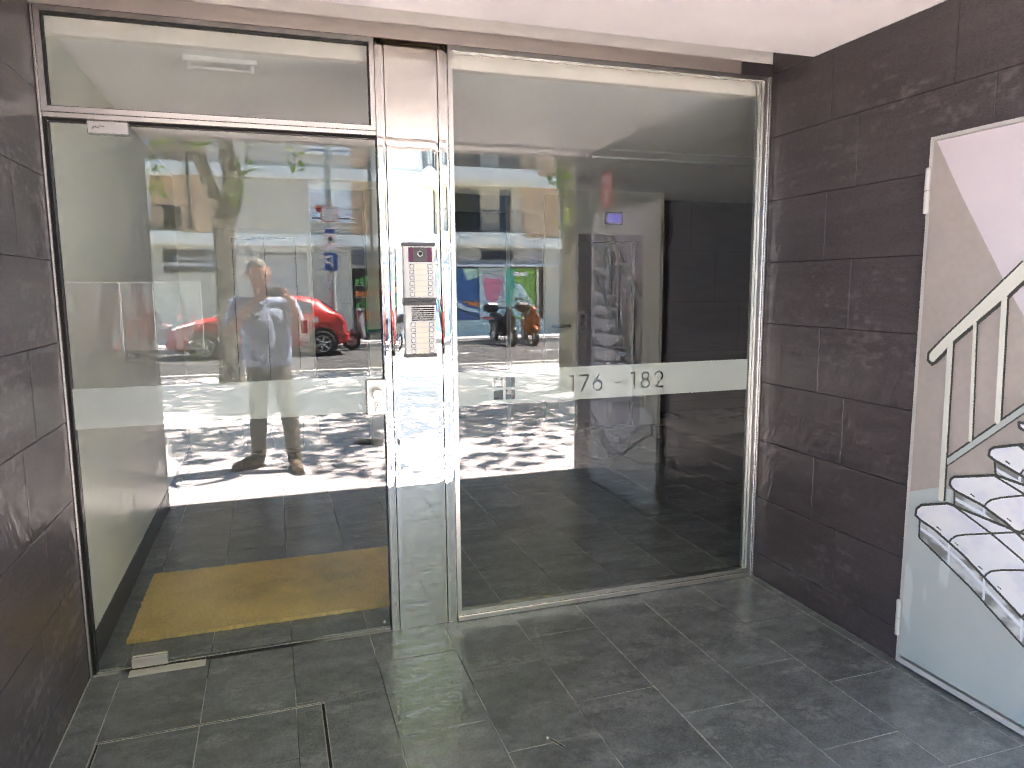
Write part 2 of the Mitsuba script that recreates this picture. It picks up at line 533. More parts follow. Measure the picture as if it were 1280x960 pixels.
for (x, y, a), lab in zip(((-0.375, -0.985, -62), (-1.23, -0.98, -85)), ('small steel lifting slot in a floor tile right of the hatch', 'small steel lifting slot in the floor hatch before the door')):
    s = thing('lifting_slot', lab, 'lifting slot', 'lifting slots in the porch floor')
    R = trimesh.transformations.rotation_matrix(math.radians(a), [0, 0, 1])
    for nm, m, b in (('rim', join(bevel(-0.038, 0.038, -0.0065, -0.0035, 0, 0.003, 0.001), bevel(-0.038, 0.038, 0.0035, 0.0065, 0, 0.003, 0.001)), 'satin_steel'),
                     ('slot', box(-0.036, 0.036, -0.0034, 0.0034, 0, 0.0016), 'dark_gap'), ('stud', shift(lathe([(0, 0.005), (0.006, 0.005), (0.007, 0.003), (0.007, 0)], 16), -0.034, 0, 0), 'satin_steel')):
        m.apply_transform(R); part(s, nm, shift(m, x, y, 0.0005), b)

# tiled porch walls: rows of 0.30 m tiles, laid in a running pattern
ROWS = [0.0] + [0.131 + 0.3 * k for k in range(9)]
ROWS[-1] = 2.531


def wall_tiles(holder, side, x, skip=None):
    rows = ROWS + [2.76]
    for i in range(len(rows) - 1):
        first = (-0.41 if i % 2 == 0 else -0.575) if side < 0 else (-0.37 if i % 2 == 0 else -0.52)
        cuts = sorted([0.0, PORCH] + [y for y in (first - 0.605 * k for k in range(4)) if y > PORCH + 0.04])
        if i == len(rows) - 2:
            cuts = [-0.30, 0.0]
        for a, b in zip(cuts, cuts[1:]):
            z0, z1 = rows[i], rows[i + 1]
            if skip and a > skip[0] - 0.01 and b < skip[1] + 0.01 and z1 < skip[2] + 0.05:
                continue
            hang(holder, side, a + 0.0012, b - 0.0012, z0 + 0.0012, z1 - 0.0012, 'slate_wall', x)


left_wall = thing('tiled_wall', 'dark glossy slate tiled porch wall left of the glass door', 'wall')
put(left_wall, box(XL - 0.22, XL - 0.006, PORCH, 0.0, -0.3, 2.80), 'wall_grout')
wall_tiles(left_wall, 1, XL)
right_wall = thing('tiled_wall', 'matt dark slate tiled porch wall behind the painted metal door', 'wall')
put(right_wall, box(XR + 0.006, XR + 0.20, PORCH, 0.0, -0.3, 2.80), 'wall_grout')
wall_tiles(right_wall, -1, XR)
for w, s, x in ((left_wall, 1, XL), (right_wall, -1, XR)):
    part(w, 'end_trim', box(x - (0.22 if s > 0 else 0.003), x + (0.003 if s > 0 else 0.20), PORCH - 0.012, PORCH - 0.0005, 0, 2.6), 'satin_steel')

ceil = struct('porch_ceiling', 'pale pinkish plaster ceiling of the porch')
put(ceil, bevel(XL, XR, PORCH + 0.002, -0.288, ZC, ZC + 0.05, 0.003), 'ceiling_paint')
for y, lab in ((-2.02, 'slim pale metal track across the porch ceiling, the one nearer the glass'), (-2.31, 'slim pale metal track along the street edge of the porch ceiling')):
    k = thing('ceiling_track', lab, 'track', 'metal tracks on the porch ceiling')
    part(k, 'rail', join(box(XL + 0.01, XR - 0.012, y - 0.014, y - 0.009, ZC - 0.016, ZC - 0.0005), box(XL + 0.01, XR - 0.012, y + 0.009, y + 0.014, ZC - 0.016, ZC - 0.0005)), 'white_plastic')
    part(k, 'channel', box(XL + 0.01, XR - 0.012, y - 0.0085, y + 0.0085, ZC - 0.006, ZC - 0.0005), 'satin_steel')

# the building that the porch is cut into
own = thing('apartment_building', 'apartment block that the tiled entrance porch is cut into', 'building')
part(own, 'upper_floors', box(-15, 15, PORCH + 0.001, 9, 2.805, 17), 'beige_render')
part(own, 'street_wall', box(-15, XL - 0.221, PORCH, 9, -0.4, 2.80), 'grey_facade')
part(own, 'street_wall', box(XR + 0.201, 15, PORCH, -0.001, -0.4, 2.80), 'grey_facade')
part(own, 'balcony', box(-6, 6, PORCH - 0.36, PORCH, 2.83, 3.0), 'beige_render')
part(own, 'fascia', box(XL, XR, PORCH + 0.0015, PORCH + 0.12, ZC + 0.051, 2.80), 'beige_render')
part(own, 'lintel', box(XL, XR, -0.004, 0.10, 2.578, 2.80), 'cream_paint')

# lobby shell
lob = thing('lobby_wall', 'pale plaster wall on the left inside the lobby', 'wall')
part(lob, 'plaster', box(XL - 0.20, XL, 0.06, BACK + 2.6, 0.13, ZLC + 0.2), 'lobby_paint')
part(lob, 'skirting', box(XL - 0.20, XL + 0.008, 0.06, BACK, 0.0, 0.128), 'skirting_dark')
lceil = struct('lobby_ceiling', 'white ceiling inside the lobby')
put(lceil, box(XL, 6.2, 0.105, BACK + 2.6, ZLC, ZLC + 0.2), 'lobby_ceiling_paint')
beam = thing('lintel_beam', 'cream painted beam inside the lobby just above the glass', 'beam')
put(beam, bevel(XL, 1.9, 0.055, 0.10, 2.442, 2.79, 0.002), 'cream_paint')
back = thing('lobby_wall', 'pale olive back wall of the lobby around the lift doors', 'wall')
OPEN = [(-1.63, -0.86, 2.05), (-0.835, -0.34, 2.42), (-0.09, 1.085, 2.42), (1.09, 1.45, 2.05), (1.835, 2.565, 2.05)]
wallp = sg.box(XL, 0.0, 2.795, ZLC)
for a, b, c in OPEN:
    wallp = wallp.difference(sg.box(a, -1, b, c))
part(back, 'plaster', on_xz(wallp, BACK + 0.12, 0.12), 'lobby_paint')
part(back, 'edge_trim', box(2.796, 2.825, BACK - 0.006, BACK + 0.12, 0, ZLC - 0.001), 'cream_laminate')
dark = thing('lobby_wall', 'dark slate clad wall closing the right side of the lobby', 'wall')
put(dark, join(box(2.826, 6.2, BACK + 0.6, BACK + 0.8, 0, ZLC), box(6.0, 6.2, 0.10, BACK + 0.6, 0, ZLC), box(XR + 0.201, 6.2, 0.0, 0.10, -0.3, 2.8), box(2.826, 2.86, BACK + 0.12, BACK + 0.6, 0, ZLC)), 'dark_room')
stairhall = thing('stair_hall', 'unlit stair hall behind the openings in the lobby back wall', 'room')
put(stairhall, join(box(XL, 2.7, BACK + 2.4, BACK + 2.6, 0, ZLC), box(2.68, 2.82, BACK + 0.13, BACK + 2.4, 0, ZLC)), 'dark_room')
for x0, x1, lab in ((-0.34, -0.09, 'cream pilaster left of the stair opening in the lobby'), (1.452, 1.60, 'cream pilaster between the wooden door and the right lift')):
    c = thing('pilaster', lab, 'pilaster')
    part(c, 'shaft', bevel(x0, x1, BACK - 0.05, BACK + 0.11, 0, 2.43, 0.004), 'cream_laminate')
    part(c, 'handrail_end', along(shift(lathe([(0, 0), (0.016, 0), (0.016, 0.17), (0, 0.17)], 16), 0, 0, 0), 'x').apply_translation((x0 - 0.02 if x0 < 0 else x1 - 0.06, BACK - 0.09, 1.117)), 'black_rubber')
    part(c, 'bracket', box((x0 + x1) / 2 - 0.01, (x0 + x1) / 2 + 0.01, BACK - 0.085, BACK - 0.05, 1.105, 1.125), 'black_rubber')
wd = thing('wooden_door', 'brown wooden door left of the right lift in the lobby', 'door')
part(wd, 'leaf', bevel(1.095, 1.446, BACK + 0.02, BACK + 0.06, 0.005, 2.045, 0.003), 'door_wood')
part(wd, 'handle', along(lathe([(0, 0), (0.022, 0), (0.022, 0.01), (0.011, 0.015), (0.011, 0.05), (0.02, 0.055), (0.02, 0.07), (0, 0.07)], 18), '-y').apply_translation((1.39, BACK + 0.02, 1.02)), 'satin_steel')


def lift_door(x0, x1, lab, frame_w, plate_x, disp):
    k = thing('lift_door', lab, 'lift door', 'lift doors in the lobby back wall')
    y, h = BACK, 2.055
    part(k, 'frame', join(box(x0, x0 + frame_w, y - 0.015, y + 0.10, 0, h), box(x1 - frame_w * 0.9, x1, y - 0.015, y + 0.10, 0, h), box(x0 + frame_w, x1 - frame_w * 0.9, y - 0.015, y + 0.10, h - 0.08, h)), 'brushed_steel')
    a, b = x0 + frame_w + 0.0005, x1 - frame_w * 0.9 - 0.0005
    c = (a + b) / 2
    part(k, 'leaf', bevel(a, c - 0.0003, y + 0.055, y + 0.075, 0.01, h - 0.083, 0.002), 'brushed_steel')
    part(k, 'leaf', bevel(c + 0.0003, b, y + 0.056, y + 0.076, 0.01, h - 0.083, 0.002), 'brushed_steel')
    part(k, 'sill', box(x0, x1, y - 0.02, y + 0.1, 0.001, 0.009), 'satin_steel')
    p = thing('call_plate', f'{"red lit" if not disp else "steel"} lift call plate beside the {"right" if disp else "left"} lift door', 'lift call plate', 'lift call plates')
    part(p, 'plate', bevel(plate_x - 0.05, plate_x + 0.05, y - 0.026, y - 0.0155, 1.03, 1.27, 0.003), 'satin_steel')
    part(p, 'display', box(plate_x - 0.028, plate_x + 0.028, y - 0.029, y - 0.0265, 1.11, 1.23), 'red_display' if not disp else 'black_gloss')
    part(p, 'button', along(lathe([(0, 0), (0.012, 0), (0.012, 0.004), (0, 0.005)], 16), '-y').apply_translation((plate_x, y - 0.0265, 1.07)), 'frame_steel')
    return k


lift_door(-1.648, -0.858, 'steel lift door behind the glass entrance door with wide left jamb', 0.13, -0.93, False)
lift_door(1.83, 2.57, 'steel lift door at the right under the blue floor display', 0.10, 1.875, True)
d = thing('floor_display', 'small black display with blue lit figures above the right lift door', 'display')
part(d, 'housing', bevel(2.125, 2.325, BACK - 0.03, BACK - 0.001, 2.155, 2.285, 0.004), 'black_gloss')
part(d, 'screen', box(2.15, 2.30, BACK - 0.033, BACK - 0.031, 2.18, 2.262), 'blue_glow', emit=(0.0012, 0.0014, 0.011))

lamp = thing('ceiling_lamp', 'small unlit fluorescent batten on the lobby ceiling seen through the transom', 'lamp')
part(lamp, 'base', bevel(-1.515, -1.215, 0.375, 0.425, ZLC - 0.022, ZLC - 0.0005, 0.004), 'white_plastic')
for x in (-1.50, -1.245):
    part(lamp, 'tube_holder', bevel(x, x + 0.015, 0.388, 0.412, ZLC - 0.055, ZLC - 0.022, 0.003), 'white_plastic')
part(lamp, 'tube', along(lathe([(0, 0), (0.0075, 0), (0.0075, 0.24), (0, 0.24)], 16), 'x').apply_translation((-1.485, 0.40, ZLC - 0.044)), 'sign_white')
for y, lab in ((1.80, 'thin white strip across the lobby ceiling at the right, nearer the glass'), (2.09, 'thin white strip across the lobby ceiling at the right, further in')):
    k = thing('ceiling_strip', lab, 'trim', 'white strips on the lobby ceiling')
    put(k, box(1.16, 5.8, y - 0.008, y + 0.008, ZLC - 0.012, ZLC - 0.0005), 'sign_white')

dm = thing('doormat', 'yellow brown coir doormat on the lobby floor behind the glass door', 'doormat')
mp = []
for t in np.linspace(0, 1, 60, endpoint=False):
    mp.append((-1.875 + 1.27 * t, 0.245))
for t in np.linspace(0, 1, 40, endpoint=False):
    mp.append((-0.605, 0.245 + 0.78 * t))
for t in np.linspace(0, 1, 60, endpoint=False):
    mp.append((-0.605 - 1.27 * t, 1.025))
for t in np.linspace(0, 1, 40, endpoint=False):
    mp.append((-1.875, 1.025 - 0.78 * t))
mp = np.array(mp) + rng.normal(0, 0.0016, (len(mp), 2))
part(dm, 'pile', shift(extr(sg.Polygon(mp), 0.016), 0, 0, 0.002), 'coir')

# ------------------------------------------------------------------ the steel and glass front
front = thing('entrance_frame', 'polished steel frame of the glazed entrance with its brown reflecting header', 'door frame')
S = 'frame_steel'
part(front, 'header', box(XL + 0.001, 0.962, -0.012, 0.05, 2.5185, 2.577), 'header_steel')
part(front, 'filler_tile', box(0.964, XR - 0.001, -0.006, 0.05, 2.5185, 2.577), 'slate_wall')
part(front, 'jamb', bevel(XL + 0.0015, -1.9535, -0.014, 0.05, 0.0, 2.517, 0.002), S)
part(front, 'jamb_gap', box(-1.953, -1.944, 0.012, 0.05, 0.0, 2.131), 'dark_gap')
part(front, 'transom_bar', bevel(-1.953, -0.771, -0.012, 0.05, 2.137, 2.156, 0.002), S)
part(front, 'transom_bar_gap', box(-1.944, -0.771, 0.0, 0.05, 2.1305, 2.1365), 'dark_gap')


def ring(x0, x1, z0, z1, w, y0, y1, mitre=True):
    """A rectangular frame of four bars with mitred corners."""
    out = []
    for pts in (((x0, z0), (x1, z0), (x1 - w, z0 + w), (x0 + w, z0 + w)), ((x1, z0), (x1, z1), (x1 - w, z1 - w), (x1 - w, z0 + w)),
                ((x1, z1), (x0, z1), (x0 + w, z1 - w), (x1 - w, z1 - w)), ((x0, z1), (x0, z0), (x0 + w, z0 + w), (x0 + w, z1 - w))):
        m = on_xz(sg.Polygon(pts).buffer(-0.00025), y1, y1 - y0)
        out.append(m)
    return out


tr = thing('transom_window', 'wide fixed transom window above the glass entrance door', 'window')
for m in ring(-1.9525, -0.7715, 2.1575, 2.5165, 0.019, -0.013, 0.04):
    part(tr, 'bead', m, S)
part(tr, 'gasket', join(*ring(-1.9325, -0.7915, 2.1775, 2.4965, 0.003, -0.004, 0.03)), 'black_rubber')
part(tr, 'pane', quad((-1.93, 0.002, 2.18), (-0.794, 0.002, 2.18), (-0.794, 0.002, 2.494), (-1.93, 0.002, 2.494)), 'door_glass')

pil = thing('steel_pillar', 'mirror polished steel pillar between the glass door and the side window', 'pillar')
part(pil, 'core', box(-0.768, -0.470, 0.006, 0.05, 0.0, 2.517), 'dark_gap')


def rippled(xa, xb, za, zb, y, amp, seed, thick=0.016):
    """A sheet steel plate whose face is very slightly uneven, with returned edges."""
    nx, nz = 16, 90
    X, Z = np.meshgrid(np.linspace(xa, xb, nx), np.linspace(za, zb, nz))
    n1 = meshkit.fbm(np.stack([X * 4.2, Z * 1.7, X * 0 + 0.7], -1), 2, seed) - 0.5
    bulge = np.exp(-((Z - 1.47) / 0.42) ** 2) * 1.6 + 0.45
    fade = np.clip(np.minimum(X - xa, xb - X) / 0.012, 0, 1)
    Y = y + amp * n1 * bulge * (0.35 + 0.65 * fade) + 0.0012 * (1 - fade) ** 2
    v = np.stack([X, Y, Z], -1).reshape(-1, 3)
    i, j = np.meshgrid(np.arange(nz - 1), np.arange(nx - 1), indexing='ij')
    a = (i * nx + j).ravel()
    f = np.stack([a, a + 1, a + nx + 1, a + nx], 1)
    f = np.vstack([f[:, [0, 1, 2]], f[:, [0, 2, 3]]])
    rim = np.concatenate([np.arange(nx), np.arange(1, nz) * nx + nx - 1, (nz - 1) * nx + np.arange(nx - 2, -1, -1), np.arange(nz - 2, 0, -1) * nx])
    b = v[rim].copy(); b[:, 1] = y + thick
    o = len(v)
    v = np.vstack([v, b]); m = len(rim); q = np.arange(m); r = (q + 1) % m
    f = np.vstack([f, np.stack([rim[q], o + q, rim[r]], 1), np.stack([rim[r], o + q, o + r], 1)])
    return trimesh.Trimesh(v, f, process=False)


part(pil, 'edge_strip', rippled(-0.7685, -0.7345, 0.001, 2.517, -0.012, 0.0012, 3), 'mirror_steel', smooth=40)
part(pil, 'panel', rippled(-0.7305, -0.5145, 0.001, 2.515, -0.011, 0.0034, 8), 'mirror_steel', smooth=40)
part(pil, 'edge_strip', rippled(-0.5105, -0.4695, 0.001, 2.517, -0.012, 0.0012, 5), 'mirror_steel', smooth=40)

win = thing('side_window', 'large fixed glass panel with the frosted house number band right of the pillar', 'window')
x0, x1, z0, z1 = -0.4675, XR - 0.002, 0.001, 2.517
for m in ring(x0, x1 - 0.028, z0 + 0.026, z1 - 0.001, 0.020, -0.013, 0.03):
    part(win, 'bead', m, S)
part(win, 'sill', bevel(x0, XR - 0.030, -0.022, 0.05, 0.001, 0.0255, 0.003), S)
part(win, 'side_channel', bevel(XR - 0.029, XR - 0.0185, -0.018, 0.05, 0.001, 2.517, 0.002), S)
part(win, 'side_channel', bevel(XR - 0.0135, XR - 0.0025, -0.012, 0.05, 0.001, 2.517, 0.002), S)
part(win, 'channel_gap', box(XR - 0.0184, XR - 0.0136, -0.002, 0.04, 0.001, 2.517), 'dark_gap')
wx0, wx1, wz0, wz1 = -0.4465, 1.094, 0.048, 2.4955
part(win, 'edge_bead', bevel(1.080, 1.0925, 0.004, 0.03, wz0, wz1, 0.003), 'satin_steel')
part(win, 'pane', quad((wx0, 0.002, wz0), (wx1, 0.002, wz0), (wx1, 0.002, wz1), (wx0, 0.002, wz1)), 'door_glass')

# frosted band of the window, the emblem and the numerals cut out of it
def stroke(pts, w=0.0084):
    return sg.LineString(pts).buffer(w / 2, cap_style=2, join_style=1)


def arc(cx, cz, rx, rz, a0, a1, n=40):
    return [(cx + rx * math.cos(math.radians(a)), cz + rz * math.sin(math.radians(a))) for a in np.linspace(a0, a1, n)]


B0, H = 1.0325, 0.080


def one(x):
    return unary_union([stroke([(x + 0.021, B0), (x + 0.021, B0 + H)]), stroke([(x, B0 + H - 0.0034), (x + 0.0243, B0 + H - 0.0034)])])


def seven(x):
    return stroke([(x, B0 + H - 0.0034), (x + 0.046, B0 + H - 0.0034), (x + 0.008, B0)])


def six(x):
    c = stroke(arc(x + 0.025, B0 + 0.026, 0.0218, 0.0226, 0, 360))
    return unary_union([c, stroke([(x + 0.0065, B0 + 0.038), (x + 0.033, B0 + H)])])


def eight(x):
    return unary_union([stroke(arc(x + 0.025, B0 + 0.0225, 0.0222, 0.0192, 0, 360)), stroke(arc(x + 0.025, B0 + 0.0595, 0.0172, 0.0172, 0, 360))])


def two_(x):
    top = arc(x + 0.024, B0 + H - 0.0242, 0.0205, 0.0208, 168, -32)
    return stroke(top + [(x + 0.006, B0 + 0.0034), (x + 0.050, B0 + 0.0034)])


cut = [one(0.090), seven(0.143), six(0.211), stroke([(0.322, B0 + 0.034), (0.350, B0 + 0.034)], 0.0105), one(0.408), eight(0.464), two_(0.537)]
lx, lz, q, g = -0.278, 1.0165, 0.0445, 0.0125
house = sg.Polygon([(lx + 0.009, lz + q + g + 0.006), (lx + q - 0.009, lz + q + g + 0.006), (lx + q - 0.009, lz + q + g + 0.028), (lx + q / 2, lz + 2 * q + g - 0.006), (lx + 0.009, lz + q + g + 0.028)])
cut += [sg.box(lx, lz + q + g, lx + q, lz + 2 * q + g).difference(house), sg.box(lx + q + g, lz + q + g, lx + 2 * q + g, lz + 2 * q + g), sg.box(lx, lz, lx + q, lz + q), sg.box(lx + q + g, lz, lx + 2 * q + g, lz + q)]
band = sg.box(wx0 + 0.001, 0.9965, 1.0695, 1.1515).difference(unary_union(cut))
part(win, 'frosted_band', on_xz(band, 0.0055, 0.0004), 'frosted_film', label='frosted band with clear cut out emblem and the numerals 176 - 182')

# the glass door
door = thing('glass_door', 'frameless glass entrance door with steel lock plate and pivot hinges', 'door')
part(door, 'pane', quad((-1.943, 0.002, 0.012), (-0.7735, 0.002, 0.012), (-0.7735, 0.002, 2.129), (-1.943, 0.002, 2.129)), 'door_glass')
part(door, 'bottom_edge', box(-1.943, -0.7735, 0.0025, 0.010, 0.010, 0.0125), 'satin_steel')
part(door, 'edge_seal', box(-0.7730, -0.7692, 0.0, 0.02, 0.004, 2.129), 'black_rubber')
part(door, 'edge_seal', box(-1.9435, -1.9395, 0.003, 0.012, 0.012, 2.129), 'black_rubber')
part(door, 'frosted_band', on_xz(sg.box(-1.939, 0.9965, -0.776, 1.1515), 0.0055, 0.0004), 'frosted_film')
hin = part(door, 'hinge', join(bevel(-1.814, -1.678, -0.014, 0.0005, 2.087, 2.1335, 0.003), bevel(-1.814, -1.678, 0.006, 0.02, 2.087, 2.1335, 0.003)), 'satin_steel', label='upper steel hinge plate with a worn grey mark')
mk = [sg.LineString([(-1.796 + 0.008 * i, 2.106 + 0.0015 * i + 0.004 * (i % 2)), (-1.791 + 0.008 * i, 2.112 + 0.0012 * i - 0.003 * (i % 3))]).buffer(0.0016) for i in range(5)]
part(hin, 'worn_mark', on_xz(unary_union(mk), -0.0142, 0.0003), 'grey_plastic')
hin = part(door, 'hinge', join(bevel(-1.815, -1.681, -0.014, 0.0005, 0.012, 0.056, 0.003), bevel(-1.815, -1.681, 0.006, 0.02, 0.012, 0.056, 0.003)), 'satin_steel')
part(hin, 'floor_plate', bevel(-1.822, -1.538, -0.058, -0.004, 0.0006, 0.0050, 0.002), 'brushed_plate')
part(door, 'sticker', along(lathe([(0, 0), (0.006, 0), (0.006, 0.0006), (0, 0.0006)], 20), '-y').apply_translation((-0.80, 0.0008, 0.045)), 'sign_white')
lock = part(door, 'lock_plate', bevel(-0.847, -0.7615, -0.020, -0.0001, 0.9845, 1.138, 0.0025), 'satin_steel')
part(lock, 'knob', along(lathe([(0, 0), (0.016, 0), (0.016, 0.014), (0.021, 0.020), (0.0225, 0.026), (0.0225, 0.044), (0.0205, 0.047), (0, 0.048)], 36), '-y').apply_translation((-0.805, -0.0202, 1.080)), 'frame_steel', smooth=30)
cyl = unary_union([sg.Point(-0.803, 1.031).buffer(0.0105), sg.box(-0.8095, 1.006, -0.7965, 1.03), sg.Point(-0.803, 1.007).buffer(0.0085)])
part(lock, 'cylinder_escutcheon', on_xz(cyl.buffer(0.0035), -0.0202, 0.003), 'pearl_plastic')
part(lock, 'lock_cylinder', on_xz(cyl, -0.0235, 0.004), 'satin_steel')
part(lock, 'keyhole', on_xz(sg.box(-0.8042, 1.025, -0.8018, 1.037), -0.0277, 0.0004), 'dark_gap')


# clear notice holders hung inside the door
def wavy(xa, xb, za, zb, y, amp, seed):
    nx, nz = 36, 20
    X, Z = np.meshgrid(np.linspace(xa, xb, nx), np.linspace(za, zb, nz))
    P = np.stack([X * 14, Z * 5, X * 0 + seed], -1)
    Y = y + amp * (meshkit.fbm(P, 2, seed) - 0.5) + 0.35 * amp * (meshkit.noise(np.stack([X * 55, Z * 7, X * 0], -1), seed + 3) - 0.5)
    v = np.stack([X, Y, Z], -1).reshape(-1, 3)
    i, j = np.meshgrid(np.arange(nz - 1), np.arange(nx - 1), indexing='ij')
    a = (i * nx + j).ravel()
    return (v, np.stack([a, a + 1, a + nx + 1, a + nx], 1))


for xa, xb, amp, lab in ((-1.935, -1.753, 0.016, 'leftmost clear wavy notice holder inside the glass door'), (-1.749, -1.640, 0.010, 'middle clear notice holder inside the glass door'),
                         (-1.636, -1.470, 0.003, 'flat clear notice holder inside the glass door nearest the pillar')):
    k = thing('notice_holder', lab, 'notice holder', 'clear notice holders')
    part(k, 'sheet', wavy(xa, xb, 1.288, 1.552, 0.024, amp, int(-xa * 1000)), 'clear_acrylic', smooth=True)
    part(k, 'edge', join(box(xb - 0.002, xb, 0.016, 0.032, 1.288, 1.552), box(xa, xb - 0.002, 0.020, 0.028, 1.5505, 1.5525)), 'white_plastic')

# intercom
ic = thing('intercom', 'pearl grey door intercom panel with camera and two rows of call buttons', 'intercom')
IX0, IX1, s = -0.6765, -0.5445, 0.484 / 812
iz = lambda u: 1.711 - (u - 78) * s
ix = lambda u: IX0 + (u - 68) * (IX1 - IX0) / 213
yf = -0.031


def module(name, u0, u1, rows):
    m = part(ic, name, bevel(IX0, IX1, yf, -0.0115, iz(u1), iz(u0), 0.003), 'pearl_plastic')
    for a, b in ((u0, u0 + 27), (u1 - 25, u1)):
        part(m, 'end_cap', bevel(IX0 - 0.003, IX1 + 0.003, yf - 0.004, -0.0112, iz(b), iz(a), 0.002), 'grey_plastic')
    for u in rows:
        part(m, 'name_card', box(ix(143), ix(228), yf - 0.0012, yf - 0.0002, iz(u + 15), iz(u - 15)), 'name_card')
        for lft in (True, False):
            xa, xb = (ix(106), ix(136)) if lft else (ix(234), ix(264))
            zz0, zz1 = iz(u + 13), iz(u - 13)
            r = (zz1 - zz0) / 2
            c = sg.box(xa + r, zz0, xb, zz1).union(sg.Point(xa + r, (zz0 + zz1) / 2).buffer(r)) if lft else sg.box(xa, zz0, xb - r, zz1).union(sg.Point(xb - r, (zz0 + zz1) / 2).buffer(r))
            part(m, 'button_rim', on_xz(c.buffer(0.0008).difference(c.buffer(-0.0011)), yf - 0.0002, 0.0016), 'grey_plastic')
            part(m, 'call_button', on_xz(c.buffer(-0.0012), yf - 0.0002, 0.0030), 'white_plastic')
    return m


mod = module('camera_module', 78, 490, (245, 285, 325, 365, 403, 441))
part(mod, 'camera_window', box(ix(101), ix(263), yf - 0.0016, yf - 0.0002, iz(215), iz(113)), 'grey_plastic')
for a, b in ((103, 131), (232, 261)):
    part(mod, 'infrared_lamp', box(ix(a), ix(b), yf - 0.0028, yf - 0.0017, iz(212), iz(116)), 'infrared_red')
part(mod, 'lens_ring', along(lathe([(0.008, 0), (0.012, 0), (0.012, 0.004), (0.009, 0.005), (0.008, 0.002)], 28), '-y').apply_translation((ix(181), yf - 0.0017, iz(157))), 'satin_steel')
part(mod, 'lens', along(lathe([(0, 0.003), (0.004, 0.0026), (0.0078, 0.001), (0.0078, 0)], 28), '-y').apply_translation((ix(181), yf - 0.0017, iz(157))), 'black_gloss')
mod = module('speaker_module', 492, 890, (656, 694, 732, 770, 808, 847))
for u in np.linspace(535, 624, 7):
    part(mod, 'speaker_slot', box(ix(114), ix(272), yf - 0.0008, yf - 0.0001, iz(u + 4.2), iz(u - 4.2)), 'dark_gap')

# ------------------------------------------------------------------ painted metal door on the right wall
md = thing('metal_door', 'beige metal cupboard door painted with a cartoon staircase and handrail', 'metal door')
DY0, DY1, DZ0, DZ1, XD = -1.995, -0.972, 0.046, 2.040, XR - 0.030
part(md, 'frame', join(box(XD + 0.006, XR - 0.002, DY1 + 0.002, DY1 + 0.018, 0.012, DZ1 + 0.016), box(XD + 0.006, XR - 0.002, DY0 - 0.018, DY0 - 0.002, 0.012, DZ1 + 0.016),
                       box(XD + 0.006, XR - 0.002, DY0 - 0.002, DY1 + 0.002, DZ1 + 0.002, DZ1 + 0.016), box(XD + 0.004, XR - 0.002, DY0 - 0.002, DY1 + 0.002, 0.012, 0.034)), 'door_frame_paint')
P = lambda pts: sg.Polygon(pts).buffer(0)
leafp = sg.box(DY0, DZ0, DY1, DZ1)
lowz = P([(DY1 + 0.1, 0.0), (DY1 + 0.1, 0.700), (DY1, 0.722), (-1.109, 0.776), (DY0 - 0.1, 0.776), (DY0 - 0.1, 0.0)]).intersection(leafp)
part(md, 'leaf', bevel(XD, XR - 0.004, DY0, DY1, DZ0, DZ1, 0.003), 'door_beige')
layer = [0]


def paint(name, poly, bsdf, lift=1):
    layer[0] = lift
    poly = poly.intersection(sg.box(DY0 + 0.004, DZ0 + 0.004, DY1 - 0.004, DZ1 - 0.004)).buffer(0)
    if not poly.is_empty:
        part(md, name, on_yz(poly, XD - 0.0003 - 0.0005 * (lift - 1), 0.0004), bsdf)


paint('painted_base', lowz, 'door_green', 1)
paint('painted_wall', P([(-0.985, 2.040), (-1.096, 1.843), (-1.288, 1.528), (-1.363, 1.417), (-1.56, 1.09), (-2.1, 1.09), (-2.1, 2.2), (-0.985, 2.2)]).difference(P([(-1.288, 1.528), (-1.36, 1.59), (-1.30, 1.46)])), 'mural_white', 1)


